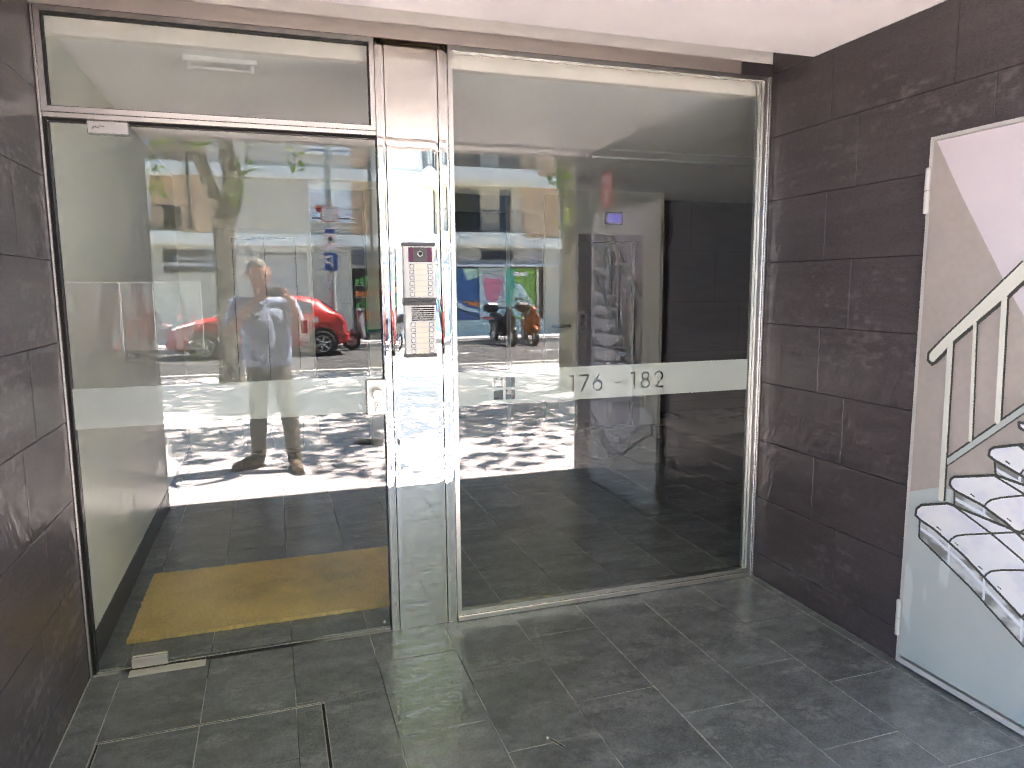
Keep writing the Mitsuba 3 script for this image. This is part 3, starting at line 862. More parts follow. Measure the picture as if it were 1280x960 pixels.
def steps():
    """(tread, riser) polygons of the painted flight: the left ends rise away, the fronts meet in a corner near the middle of the door."""
    out = []
    A = [(-1.012, 0.652), (-1.148, 0.806), (-1.288, 0.945), (-1.38, 1.06), (-1.45, 1.165), (-1.50, 1.265), (-1.53, 1.365), (-1.55, 1.46), (-1.562, 1.555), (-1.57, 1.65), (-1.575, 1.74), (-1.58, 1.83), (-1.582, 1.915)]
    rise = [0.095, 0.085, 0.08, 0.07, 0.062, 0.055, 0.05, 0.046, 0.042, 0.04, 0.038, 0.036, 0.034]
    C = [(-1.60, 0.352), (-1.66, 0.545), (-1.70, 0.735), (-1.72, 0.90), (-1.735, 1.05), (-1.745, 1.18), (-1.752, 1.29), (-1.757, 1.39), (-1.76, 1.49), (-1.762, 1.59), (-1.764, 1.685), (-1.766, 1.78), (-1.768, 1.87)]
    D = [(-2.05, 0.60), (-2.05, 0.76), (-2.02, 0.90), (-1.99, 1.03), (-1.97, 1.15), (-1.955, 1.26), (-1.945, 1.36), (-1.94, 1.455), (-1.935, 1.55), (-1.93, 1.645), (-1.925, 1.735), (-1.92, 1.825), (-1.915, 1.91)]
    for k in range(13):
        a, c, d, h = np.array(A[k]), np.array(C[k]), np.array(D[k]), rise[k]
        if k == 0:
            front = [(-1.012, 0.640), (-1.033, 0.628), (-1.096, 0.611), (-1.220, 0.557), (-1.452, 0.420)]
            rear = [(-1.148, 0.725), (-1.036, 0.686), (-1.016, 0.666)]
            low = [(-1.036, 0.558), (-1.261, 0.448), (-1.46, 0.328)]
        elif k == 1:
            front = [(-1.148, 0.795), (-1.169, 0.779), (-1.277, 0.757), (-1.376, 0.718)]
            rear = [(-1.320, 0.874), (-1.163, 0.828), (-1.150, 0.815)]
            low = [(-1.173, 0.722), (-1.31, 0.672), (-1.434, 0.615)]
        elif k == 2:
            front = [(-1.288, 0.935), (-1.31, 0.924), (-1.41, 0.893)]
            rear = [(-1.40, 0.998), (-1.303, 0.967), (-1.290, 0.955)]
            low = [(-1.32, 0.868), (-1.414, 0.838)]
        else:
            front = [tuple(a + (-0.004, -0.008)), tuple(a + (c - a) * 0.3)]
            rear = [tuple(a + (d - a) * 0.4 + (0, 0.035 * (13 - k) / 13)), tuple(a + (-0.002, 0.008))]
            low = [tuple(a + (-0.012, -h)), tuple(a + (c - a) * 0.3 + (0, -h))]
        back = (d + (0.0, 0.045 * (13 - k) / 13 + 0.01))
        tread = P(front + [tuple(c), tuple(d), tuple(back)] + rear)
        riser = P([front[1]] + front[2:] + [tuple(c), tuple(d), tuple(d + (0, -h)), tuple(c + (0, -h))] + low[::-1])
        out.append((tread, riser, front, c, d, low, h))
    return out


line = lambda pts, w=0.010: sg.LineString(pts).buffer(w / 2, join_style=1, cap_style=1)
ST = steps()
for k in range(len(ST) - 1, -1, -1):
    tread, riser, front, c, d, low, h = ST[k]
    lift = 2 + 3 * (len(ST) - 1 - k) // 4
    lift = 2 + (len(ST) - 1 - k)
    paint('painted_riser', riser, 'mural_riser', lift)
    paint('painted_tread', tread, 'mural_tread', lift)
    w = 0.0092 if k < 4 else 0.006
    ol = [tread.exterior.buffer(w / 2), riser.exterior.buffer(w * 0.4)]
    bars = []
    if k < 3:
        pts = [np.array(x) for x in front[1:]] + [np.array(c)]
        for t in (0.22, 0.48, 0.74):
            seg = sg.LineString(pts).interpolate(t, normalized=True)
            bars.append(line([(seg.x, seg.y - 0.006), (seg.x - 0.004, seg.y - h * 0.82)], 0.009))
            ol.append(line([(seg.x, seg.y), (seg.x - 0.008, seg.y + 0.016), (seg.x - 0.024, seg.y + 0.032), (seg.x - 0.060, seg.y + 0.050), (seg.x - 0.24, seg.y + 0.118)], 0.0065).intersection(tread.buffer(0.003)))
        n = unary_union([line([(x, z - h * 0.34) for x, z in [tuple(p) for p in pts]], 0.012)] + bars)
        paint('painted_highlight', n.intersection(riser.buffer(-0.004)), 'mural_pale', lift + 1)
        r2 = np.random.default_rng(k + 3)
        dots = [line([(x, z + 0.018), (x - 0.012, z + 0.013)], 0.003 + 0.004 * r2.random()) for x, z in (lambda L: [(L.interpolate(t, normalized=True).x, L.interpolate(t, normalized=True).y) for t in r2.random(6) * 0.9 + 0.05])(sg.LineString(pts))]
        ol.append(unary_union(dots).intersection(tread))
    paint('painted_outline', unary_union(ol), 'mural_line', lift + 2)
TOP = 2 + len(ST) + 2
rail = P([(-2.05, 2.25), (-1.348, 1.587), (-1.288, 1.528), (-1.075, 1.319), (-1.027, 1.266), (-1.027, 1.243), (-1.046, 1.235), (-1.058, 1.250), (-1.070, 1.262), (-1.124, 1.322), (-1.309, 1.484), (-1.353, 1.527), (-2.05, 2.17)])
lowrail = P([(-1.131, 0.889), (-1.39, 1.122), (-1.95, 1.63), (-1.95, 1.605), (-1.392, 1.099), (-1.133, 0.865)])
posts = []
for k, (y0, z0, y1, z1, w) in enumerate([(-1.109, 1.31, -1.118, 0.735, 0.022), (-1.199, 1.386, -1.216, 0.975, 0.013), (-1.298, 1.478, -1.310, 1.06, 0.020), (-1.41, 1.58, -1.42, 1.155, 0.013), (-1.53, 1.69, -1.538, 1.26, 0.020), (-1.65, 1.80, -1.656, 1.365, 0.013), (-1.77, 1.91, -1.776, 1.47, 0.020)]):
    posts.append((line([(y0, z0), (y1, z1)], w).buffer(0), line([(y0 - w * 0.62, z0 + 0.004), (y1 - w * 0.62, z1)], 0.009)))
paint('painted_rail_shadow', unary_union([p[1] for p in posts] + [line([(-1.131, 0.892), (-1.39, 1.125), (-1.95, 1.633)], 0.009), line([(-1.133, 0.862), (-1.392, 1.096), (-1.95, 1.602)], 0.004),
      line([(-1.046, 1.232), (-1.064, 1.246), (-1.124, 1.314), (-1.309, 1.476), (-1.353, 1.519), (-2.05, 2.16)], 0.014), line([(-1.348, 1.589), (-1.288, 1.530), (-1.075, 1.321), (-1.022, 1.268), (-1.020, 1.240), (-1.040, 1.226), (-1.058, 1.238)], 0.011)]), 'mural_line', TOP)
for a, b in posts:
    paint('painted_baluster', a, 'mural_rail', TOP + 1)
paint('painted_handrail', lowrail, 'mural_light_grey', TOP + 1)
paint('painted_handrail', rail, 'mural_rail', TOP + 2)
for za, zb in ((1.780, 1.942), (0.128, 0.270)):
    hg = part(md, 'hinge', shift(lathe([(0, 0), (0.0095, 0), (0.0095, zb - za), (0.006, zb - za + 0.004), (0, zb - za + 0.004)], 20), XD - 0.004, DY1 + 0.010, za), 'door_frame_paint', smooth=40)
    part(hg, 'pin_joint', shift(lathe([(0.0097, 0), (0.0097, 0.002)], 20), XD - 0.004, DY1 + 0.010, (za + zb) / 2), 'ink')
part(md, 'lock', along(lathe([(0, 0), (0.014, 0), (0.014, 0.004), (0, 0.004)], 20), 'x').apply_translation((XD - 0.0045, DY0 + 0.05, 1.05)), 'satin_steel')

rs = thing('wall_sign', 'small red notice with pale lines fixed above the metal door', 'sign')
part(rs, 'plate', bevel(XR - 0.012, XR - 0.002, -1.89, -1.70, 2.09, 2.34, 0.002), 'sign_red')
part(rs, 'printed_line', on_yz(unary_union([sg.box(-1.875, z, -1.715, z + 0.012) for z in (2.305, 2.28, 2.255, 2.12)] + [sg.Polygon([(-1.83, 2.15), (-1.77, 2.23), (-1.76, 2.225), (-1.80, 2.15)])]), XR - 0.0122, 0.0005), 'sign_white')

# ------------------------------------------------------------------ the street
pv = struct('pavement', 'sunlit stone slab pavement outside the porch')
put(pv, box(-60, 60, -10.2, PORCH - 0.0005, -0.35, -0.004), 'pavement_joint')
for i in range(-8, 13):
    for j in range(8):
        x0 = -0.9 + 0.6 * i
        y1 = PORCH - 0.002 - 0.6 * j
        lay(pv, x0 + 0.003, x0 + 0.597, y1 - 0.597, y1 - 0.003, 0.0, 'pavement_stone', 0.012, 'slab', 0.001)
far = [box(-60, -5.705, -10.2, PORCH - 0.001, -0.003, 0.0), box(6.895, 60, -10.2, PORCH - 0.001, -0.003, 0.0), box(-5.704, 6.894, -10.2, -7.178, -0.003, 0.0)]
part(pv, 'outer_slabs', join(*far), 'pavement_stone')
kb = struct('kerb', 'granite kerb of the near pavement')
for i in range(-6, 12):
    part(kb, 'kerb_stone', bevel(i * 1.0 + 0.004, i * 1.0 + 0.996, -10.38, -10.202, -0.35, 0.002, 0.015), 'kerb_stone')
part(kb, 'kerb_run', join(box(-60, -6, -10.38, -10.202, -0.35, 0.0), box(12, 60, -10.38, -10.202, -0.35, 0.0)), 'kerb_stone')
rd = struct('road', 'asphalt road of the street')
put(rd, box(-60, 60, -16.75, -10.381, -0.4, ROAD), 'asphalt')
part(rd, 'painted_line', box(-60, 60, -11.75, -11.62, ROAD + 0.001, ROAD + 0.005), 'road_paint')
part(rd, 'painted_line', join(*[box(x, x + 2.2, -14.2, -14.1, ROAD + 0.001, ROAD + 0.005) for x in (-9.5, 1.2, 4.9, 8.6)]), 'road_paint')
k2 = struct('kerb', 'granite kerb of the far side')
put(k2, box(-60, 60, -16.95, -16.751, -0.4, 0.02), 'kerb_stone')
fp = struct('pavement', 'pavement sloping down to the shops across the street')
zs = lambda y: -0.66 * (y + 16.951) / (FAC - 0.2 + 16.951)
strip = lambda a, b: trimesh.Trimesh([(-60, a, zs(a)), (60, a, zs(a)), (60, b, zs(b)), (-60, b, zs(b))], [[0, 1, 2], [0, 2, 3]], process=False)
put(fp, strip(-16.951, -20.5), 'asphalt')
part(fp, 'inner_paving', strip(-20.5, FAC - 0.2), 'kerb_stone')
dc = thing('drain_cover', 'round iron drain cover in the sunny pavement', 'drain cover')
part(dc, 'frame', shift(lathe([(0.12, 0), (0.15, 0), (0.15, 0.003), (0.12, 0.003)], 28), -0.35, -4.05, 0.0015), 'iron')
part(dc, 'grate', join(*[box(-0.35 - math.sqrt(0.0142 - (0.03 * i) ** 2), -0.35 + math.sqrt(0.0142 - (0.03 * i) ** 2), -4.05 + 0.03 * i - 0.006, -4.05 + 0.03 * i + 0.006, 0.001, 0.004) for i in range(-3, 4)]), 'iron')


# trees
def leaf_cloud(blobs, n, size, seed, hang=None):
    r = np.random.default_rng(seed)
    cs, rs_ = np.array([b[:3] for b in blobs]), np.array([b[3] for b in blobs])
    pick = r.choice(len(blobs), n, p=rs_ ** 2 / (rs_ ** 2).sum())
    d = r.normal(size=(n, 3)); d /= np.linalg.norm(d, axis=1, keepdims=True)
    pos = cs[pick] + d * (rs_[pick] * r.random(n) ** 0.45)[:, None]
    keep = meshkit.fbm(pos * 0.9, 3, seed) > 0.44
    pos = pos[keep]; m = len(pos)
    nrm = r.normal(size=(m, 3)) * 0.8 + [0, 0, 0.7]; nrm /= np.linalg.norm(nrm, axis=1, keepdims=True)
    a = np.cross(nrm, r.normal(size=(m, 3))); a /= np.linalg.norm(a, axis=1, keepdims=True)
    b = np.cross(nrm, a)
    s = size * (0.6 + 0.8 * r.random(m))[:, None]
    # a lobed leaf: five points, folded along its midrib
    pts = [(-0.5, 0, 0), (-0.15, 0.52, 0.10), (0.10, 0.30, 0.06), (0.55, 0, 0), (0.10, -0.30, 0.06), (-0.15, -0.52, 0.10)]
    v = np.stack([pos + s * (p[0] * a + p[1] * b + p[2] * nrm) for p in pts], 1).reshape(-1, 3)
    base = (np.arange(m) * 6)[:, None, None]
    f = (np.array([[0, 2, 1], [0, 3, 2], [0, 4, 3], [0, 5, 4]])[None] + base).reshape(-1, 3)
    return v, f


def tree(label, x, y, trunk, limbs, blobs, n, seed, group='plane trees of the street', twigs=()):
    k = thing('plane_tree', label, 'tree', group)
    part(k, 'trunk', tube([(x + a, y + b, c) for a, b, c, r in trunk], [r for *_, r in trunk], 14), 'plane_bark', smooth=50)
    for L in limbs:
        part(k, 'limb', tube([(x + a, y + b, c) for a, b, c, r in L], [r for *_, r in L], 10), 'plane_bark', smooth=50)
    part(k, 'crown', leaf_cloud([(x + a, y + b, c, r) for a, b, c, r in blobs], n, 0.17, seed), 'leaf')
    if len(twigs):
        for t in twigs:
            part(k, 'hanging_twig', tube([(x + a, y + b, c) for a, b, c in t], np.linspace(0.012, 0.004, len(t)), 5), 'plane_bark')
        lv = []
        r = np.random.default_rng(seed + 9)
        cl = [(x + p[0], y + p[1], p[2] - 0.05, 0.20) for t in twigs for p in t[1:]]
        part(k, 'hanging_leaf', leaf_cloud(cl, 30 * len(cl), 0.085, seed + 5), 'leaf')
    return k


CROWN = [(0, 0, 7.6, 2.2), (-1.9, 0.4, 7.0, 1.5), (1.9, -0.2, 7.2, 1.6), (0.3, 1.8, 6.9, 1.5), (-0.4, -1.8, 7.0, 1.5), (0.2, 0.1, 9.3, 1.6), (-1.3, 1.3, 6.0, 1.0), (1.4, 1.5, 6.2, 1.0), (1.2, -1.6, 6.1, 1.1), (-1.5, -1.4, 6.2, 1.0), (-1.2, 3.3, 6.6, 1.3), (1.3, 3.2, 6.8, 1.3), (0.1, 4.2, 7.0, 1.3), (-2.6, 2.4, 6.9, 1.1), (2.6, 2.4, 6.9, 1.1)]
tree('forked plane tree with a sawn off stub on its left limb by the near kerb', -1.88, -9.35,
     [(0.02, 0, -0.05, 0.23), (0.0, 0, 0.3, 0.17), (0, 0, 1.4, 0.15), (0.02, 0, 2.3, 0.16), (0.02, 0, 2.62, 0.19)],
     [[(0.0, 0, 2.45, 0.14), (-0.10, 0, 2.95, 0.115), (-0.22, 0.02, 3.35, 0.10), (-0.30, 0.02, 3.62, 0.10)], [(-0.28, 0.03, 3.45, 0.06), (-0.52, 0.06, 3.78, 0.055), (-0.95, 0.1, 4.25, 0.05), (-1.6, 0.2, 5.4, 0.04), (-1.8, 0.3, 6.6, 0.02)],
      [(0.04, 0, 2.5, 0.14), (0.16, 0, 2.9, 0.17), (0.20, 0, 3.25, 0.15), (0.10, -0.05, 3.8, 0.12), (-0.06, -0.1, 4.4, 0.11), (0.1, -0.1, 5.8, 0.08), (0.3, 0, 7.6, 0.04)], [(0.1, 0, 4.2, 0.07), (0.8, 0.6, 5.4, 0.05), (1.6, 0.8, 6.8, 0.02)]],
     CROWN[:10], 7600, 11, twigs=[[(-0.5, 0.2, 4.0), (-0.75, 0.3, 3.75), (-0.9, 0.35, 3.4), (-0.85, 0.4, 3.05)], [(0.3, 0.3, 4.1), (0.5, 0.4, 3.9), (0.42, 0.4, 3.4), (0.3, 0.42, 3.0)], [(0.6, 0.4, 4.2), (0.95, 0.5, 3.95), (1.15, 0.5, 3.55)], [(-0.2, 0.3, 4.0), (-0.25, 0.35, 3.8)]])
tree('crooked pale barked plane tree standing on the pavement near the poster windows', 2.92, -6.70,
     [(0, 0, -0.05, 0.19), (0.0, 0, 0.2, 0.15), (0.0, 0, 1.3, 0.138), (0.02, 0, 2.1, 0.135), (0.0, 0, 2.70, 0.14), (-0.03, 0, 2.95, 0.14), (-0.14, 0, 3.4, 0.12), (-0.2, 0, 5.0, 0.11), (0.0, 0, 7.2, 0.05)],
     [[(0.0, 0, 2.7, 0.10), (0.20, 0.05, 2.95, 0.085), (0.12, 0.05, 3.25, 0.085), (-0.05, 0.1, 3.35, 0.07)], [(-0.1, 0, 4.4, 0.08), (0.9, 0.4, 5.6, 0.05), (1.8, 0.5, 7.0, 0.02)], [(-0.15, 0, 4.2, 0.08), (-1.0, -0.6, 5.6, 0.05), (-1.7, -0.9, 6.8, 0.02)]],
     [(a + 0.4, b - 2.0, c, r) for a, b, c, r in CROWN], 10000, 23, twigs=[[(-0.35, 0.3, 3.5), (-0.27, 0.35, 3.0), (-0.2, 0.35, 2.5)], [(0.3, 0.2, 2.9), (0.33, 0.2, 2.4)]])
tree('leafy plane tree further along the kerb to the right', 9.9, -9.4, [(0, 0, -0.05, 0.25), (0, 0, 0.4, 0.19), (0.05, 0, 3.2, 0.17), (0.0, 0, 5.0, 0.12), (0, 0, 7.5, 0.05)],
     [[(0.03, 0, 3.4, 0.10), (1.0, 0.3, 5.2, 0.06), (1.8, 0.4, 6.8, 0.02)], [(0.03, 0, 3.7, 0.09), (-1.0, -0.3, 5.4, 0.06), (-1.7, 0.4, 6.8, 0.02)]], CROWN, 8000, 37)
tree('leafy plane tree further along the kerb to the left', -7.8, -9.4, [(0, 0, -0.05, 0.25), (0, 0, 0.4, 0.19), (-0.04, 0, 3.2, 0.17), (0.0, 0, 5.0, 0.12), (0, 0, 7.5, 0.05)],
     [[(0.0, 0, 3.4, 0.10), (1.0, 0.3, 5.2, 0.06), (1.8, 0.4, 6.8, 0.02)], [(0.0, 0, 3.7, 0.09), (-1.0, -0.3, 5.4, 0.06), (-1.7, 0.4, 6.8, 0.02)]], CROWN, 8000, 41)

# parking sign post across the road
sp = thing('sign_post', 'tall grey green post with parking signs across the road', 'sign post')
part(sp, 'pole', tube([(0.37, -16.9, -0.1), (0.37, -16.9, 5.5)], 0.095, 16), 'galvanised', smooth=40)
part(sp, 'cross_arm', bevel(-0.20, 0.92, -16.98, -16.84, 5.42, 5.49, 0.02), 'galvanised')


def sign_disc(x, z, r, y):
    return shift(along(lathe([(0, 0), (r, 0), (r, 0.006), (0, 0.006)], 32), 'y'), x, y, z)


g = part(sp, 'no_parking_sign', sign_disc(0.10, 3.58, 0.10, -16.80), 'sign_red')
g = part(sp, 'plate', bevel(0.14, 0.58, -16.80, -16.79, 3.24, 3.66, 0.003), 'sign_white')
part(g, 'red_border', join(*[m.apply_translation((0, 0, 0)) for m in ring(0.142, 0.578, 3.242, 3.658, 0.022, -16.789, -16.786)]), 'sign_red')
g = part(sp, 'hours_plate', bevel(0.20, 0.50, -16.80, -16.79, 2.50, 3.09, 0.003), 'sign_white')
part(g, 'blue_heading', box(0.22, 0.48, -16.789, -16.787, 2.95, 3.06), 'sign_blue')
part(g, 'round_mark', sign_disc(0.35, 2.80, 0.055, -16.789), 'iron')
g = part(sp, 'parking_sign', bevel(0.18, 0.52, -16.80, -16.79, 1.98, 2.44, 0.003), 'sign_blue')
part(g, 'letter', text_street('P', 0.30, 0.44, -16.788, 2.06, True), 'letter_white')


# buildings across the street
ob = thing('apartment_building', 'beige apartment block with balconies and shops across the street', 'building')
YF = FAC
part(ob, 'structure', box(-30, 34, YF - 12, YF - 0.30, -0.9, 22), 'grey_facade')
WIN = []                                     # openings in the facade skin: (x0, x1, z0, z1)
for fl in range(6):
    z = 4.27 + 2.75 * fl
    for x in (-24.5, -20, -15.5, -10.6, -7.2, 0.45, 13.6, 17.2, 21.5, 26):
        WIN.append((x, x + 1.78, z, z + 1.63))
DOORS = [(-5.05, -4.38, 3.85, 4.75), (6.3, 7.85, 3.88, 5.85), (8.72, 9.30, 3.88, 5.85)] + [(6.3, 7.85, 3.85 + 2.75 * f, 5.85 + 2.75 * f) for f in range(1, 6)] + [(8.72, 9.75, 3.85 + 2.75 * f, 5.85 + 2.75 * f) for f in range(1, 6)]
skin = sg.box(-30, 3.25, 34, 22)
for a, b, c, d_ in WIN + DOORS:
    skin = skin.difference(sg.box(a, c, b, d_))
brick_x = [(-6.2, -3.3), (2.25, 2.95), (9.75, 11.6), (-14, -9.6), (16.5, 19.6)]
bricks = unary_union([sg.box(a, 3.25, b, 22) for a, b in brick_x])
bands = unary_union([sg.box(-30, 3.25 + 2.70 * f + 0.02 * f, 34, 3.72 + 2.72 * f) for f in range(7)])
part(ob, 'render_wall', on_xz(skin.difference(bricks).difference(bands), YF, 0.3), 'beige_render')
part(ob, 'brick_wall', on_xz(skin.intersection(bricks).difference(bands), YF, 0.3), 'ochre_brick')
for f in range(7):
    part(ob, 'floor_band', box(-30, 34, YF - 0.3, YF + 0.10, 3.25 + 2.72 * f, 3.72 + 2.72 * f), 'pale_band')
for a, b, c, d_ in WIN:
    if c > 11:
        continue
    w = part(ob, 'window', join(*ring(a + 0.01, b - 0.01, c + 0.01, d_ - 0.01, 0.09, YF - 0.10, YF - 0.03)), 'sign_white')
    sh = [box(a + 0.10, b - 0.10, YF - 0.13, YF - 0.115 + 0.004 * (i % 2), d_ - 0.16 - 0.062 * i, d_ - 0.10 - 0.062 * i) for i in range(22)]
    part(w, 'shutter', join(*sh), 'shutter_white')
    part(w, 'pane', box(a + 0.10, b - 0.10, YF - 0.17, YF - 0.16, c + 0.10, d_ - 0.1), 'dark_window')
    part(w, 'sill', box(a - 0.06, b + 0.06, YF - 0.28, YF + 0.06, c - 0.05, c + 0.008), 'pale_band')
for a, b, c, d_ in DOORS:
    w = part(ob, 'balcony_door', join(*ring(a + 0.005, b - 0.005, c + 0.005, d_ - 0.005, 0.07, YF - 0.22, YF - 0.15)), 'iron')
    part(w, 'pane', box(a + 0.07, b - 0.07, YF - 0.21, YF - 0.20, c + 0.07, d_ - 0.07), 'dark_window')


def balcony(x0, x1, z, dy, fascia):
    k = part(ob, 'balcony', bevel(x0, x1, YF + 0.101, YF + dy, z - fascia, z, 0.01), 'pale_band')
    bars = [box(x, x + 0.014, YF + dy - 0.065, YF + dy - 0.051, z, z + 0.93) for x in np.arange(x0 + 0.05, x1 - 0.03, 0.11)]
    bars += [box(x0 + 0.04, x0 + 0.054, YF + y, YF + y + 0.014, z, z + 0.93) for y in np.arange(0.2, dy - 0.06, 0.11)]
    bars += [box(x1 - 0.054, x1 - 0.04, YF + y, YF + y + 0.014, z, z + 0.93) for y in np.arange(0.2, dy - 0.06, 0.11)]
    bars += [box(x0 + 0.03, x1 - 0.03, YF + dy - 0.075, YF + dy - 0.04, z + 0.93, z + 0.97), box(x0 + 0.03, x1 - 0.03, YF + dy - 0.07, YF + dy - 0.045, z + 0.08, z + 0.10)]
    part(k, 'railing', join(*bars), 'iron')


balcony(5.6, 9.75, 3.90, 0.55, 0.55)
for f in range(1, 6):
    balcony(5.2, 10.05, 3.78 + 2.75 * f, 1.35, 0.52)
balcony(-6.1, -4.35, 6.35, 0.9, 0.5)
balcony(-6.1, -4.35, 3.76, 0.45, 0.45)
part(ob, 'drain_pipe', tube([(2.98, YF + 0.13, -0.6), (2.98, YF + 0.13, 21)], 0.055, 10), 'iron')
part(ob, 'drain_pipe', tube([(-4.05, YF + 0.13, 3.8), (-4.05, YF + 0.13, 21)], 0.05, 10), 'iron')
# ground floor
part(ob, 'ground_wall', join(box(-30, -1.55, YF - 0.3, YF, -0.9, 3.245), box(0.30, 2.12, YF - 0.3, YF, -0.9, 3.245), box(3.33, 5.6, YF - 0.3, YF, -0.9, 3.245), box(-1.55, 0.30, YF - 0.3, YF, 3.0, 3.245), box(10.86, 11.6, YF - 0.3, YF + 0.05, -0.9, 3.245)), 'beige_render')
part(ob, 'ground_wall', box(11.6, 34, YF - 0.3, YF, -0.9, 3.245), 'grey_facade')
part(ob, 'garage_door', join(*[box(-1.54, 0.29, YF - 0.22, YF - 0.19 + 0.006 * (i % 2), -0.7 + 0.3 * i, -0.7 + 0.3 * i + 0.298) for i in range(12)]), 'grey_facade')
part(ob, 'house_number', text_street('181-183', 0.20, -1.62, YF + 0.001, 2.86, False), 'ink')
part(ob, 'shop_lintel', box(5.6, 10.86, YF - 0.3, YF - 0.02, 2.46, 3.245), 'grey_facade')
part(ob, 'shop_sill', box(5.6, 10.86, YF - 0.3, YF + 0.02, -0.9, 0.03), 'sage_panel')
for x in (5.6, 6.58, 7.76, 8.90, 10.50):
    part(ob, 'mullion', box(x, x + (0.10 if x > 5.7 else 0.95), YF - 0.12, YF + 0.01, 0.035, 2.42), 'sage_panel' if x < 10 else 'cream_laminate')
part(ob, 'shop_glass', box(5.6, 10.86, YF - 0.16, YF - 0.15, 0.03, 2.46), 'dark_window')
part(ob, 'awning_case', bevel(3.4, 11.5, YF - 0.02, YF + 0.28, 2.42, 2.52, 0.02), 'sign_white')
part(ob, 'shop_glass', box(2.12, 3.33, YF - 0.26, YF - 0.25, -0.9, 2.35), 'dark_window')
part(ob, 'shop_lintel', box(2.12, 3.33, YF - 0.3, YF - 0.05, 2.35, 3.245), 'grey_facade')
g1 = thing('shop_display', 'stack of orange and green goods in the doorway of the small shop', 'shop display')
for i in range(5):
    part(g1, 'shelf', box(2.2, 3.25, YF - 0.24, YF - 0.02, -0.4 + 0.5 * i, -0.37 + 0.5 * i), 'grey_facade')
    part(g1, 'goods', join(*[bevel(2.25 + 0.2 * j, 2.42 + 0.2 * j, YF - 0.2, YF - 0.05, -0.37 + 0.5 * i, -0.12 + 0.5 * i + 0.08 * ((i * j) % 3), 0.03) for j in range(5)]), 'orange_goods' if i % 2 else 'green_goods')
sg1 = thing('shop_sign', 'dark shop sign with two rows of pale lettering on the beige wall', 'shop sign')
part(sg1, 'board', bevel(-5.15, -3.72, YF + 0.001, YF + 0.06, 2.18, 3.06, 0.01), 'sign_black')
part(sg1, 'board_end', bevel(-3.719, -3.10, YF + 0.001, YF + 0.055, 2.18, 3.06, 0.01), 'sign_grey')
part(sg1, 'lettering', text_street('EL TEU GIMNÀS', 0.135, -3.35, YF + 0.062, 2.66, False), 'letter_white')
part(sg1, 'lettering', text_street('SENSE PERMANÈNCIA', 0.135, -3.17, YF + 0.062, 2.42, True), 'letter_white')
sg2 = thing('shop_sign', 'dark sign board above the small shop with a bracket scroll', 'shop sign')
part(sg2, 'board', bevel(2.15, 3.45, YF + 0.001, YF + 0.05, 2.50, 3.05, 0.01), 'sign_grey')
sg3 = thing('shop_sign', 'black blank sign above the poster windows', 'shop sign')
part(sg3, 'board', bevel(7.85, 9.32, YF - 0.019, YF + 0.05, 2.74, 3.12, 0.01), 'sign_black')


def poster(label, x0, x1, ground_mat, extras):
    k = thing('poster', label, 'poster', None)
    part(k, 'sheet', box(x0, x1, YF - 0.149, YF - 0.14, 0.06, 2.36), ground_mat)
    for i, (nm, poly, m) in enumerate(extras):
        part(k, nm, on_xz(poly, YF - 0.1385 + 0.001 * i + 0.0006, 0.0006), m)
    return k


poster('blue poster with a pale swimmer like diagonal shape in the shop window', 6.69, 7.75, 'poster_blue',
       [('pale_shape', sg.Polygon([(6.7, 0.95), (7.15, 0.62), (7.74, 0.50), (7.74, 0.35), (7.1, 0.45), (6.7, 0.55)]), 'poster_pale'), ('pale_shape', sg.Polygon([(7.0, 2.34), (7.74, 2.34), (7.74, 1.95), (7.2, 1.8)]), 'poster_mint'), ('dark_shape', sg.Polygon([(6.9, 0.9), (7.74, 0.85), (7.74, 0.6), (7.3, 0.7)]), 'orange_goods'), ('dark_shape', sg.Polygon([(6.7, 0.55), (7.74, 0.12), (7.74, 0.2), (6.7, 0.62)]), 'sign_black')])
hd = sg.Polygon([(7.98, 1.75), (8.10, 2.0), (8.2, 1.85), (8.58, 1.85), (8.68, 2.0), (8.80, 1.75), (8.74, 1.25), (8.6, 0.92), (8.39, 0.80), (8.18, 0.92), (8.04, 1.25)]).buffer(0.03)
hd = hd.difference(unary_union([sg.Point(8.06 + 0.1 * (i % 7), 1.0 + 0.12 * (i // 7)).buffer(0.022) for i in range(49)]))
pk = poster('pale poster with a spotted pink head in the shop window', 7.88, 8.88, 'poster_pale', [('pink_head', hd, 'poster_pink'), ('red_strip', sg.box(7.9, 0.07, 8.86, 0.16), 'sign_red'), ('small_text', unary_union([sg.box(8.2, z, 8.6, z + 0.025) for z in (0.66, 0.58, 0.50)]), 'ink')])
part(pk, 'lettering', text_street('GREC', 0.26, 8.76, YF - 0.1365, 1.98, False), 'ink')
poster('green poster with a white diagonal streak in the shop window', 9.02, 10.48, 'poster_green',
       [('teal_edge', sg.box(9.03, 0.07, 9.45, 2.35), 'poster_teal'), ('mint_shape', sg.Polygon([(9.2, 0.3), (9.5, 1.7), (9.9, 1.5), (10.1, 0.5), (9.7, 0.1)]), 'poster_mint'), ('white_streak', unary_union([sg.Polygon([(9.55 + 0.09 * i, 1.62 - 0.13 * i), (9.80 + 0.09 * i, 1.66 - 0.13 * i), (9.80 + 0.09 * i, 1.58 - 0.13 * i), (9.55 + 0.09 * i, 1.54 - 0.13 * i)]) for i in range(8)] + [sg.box(9.4, 2.0, 10.1, 2.18)]), 'letter_white')])

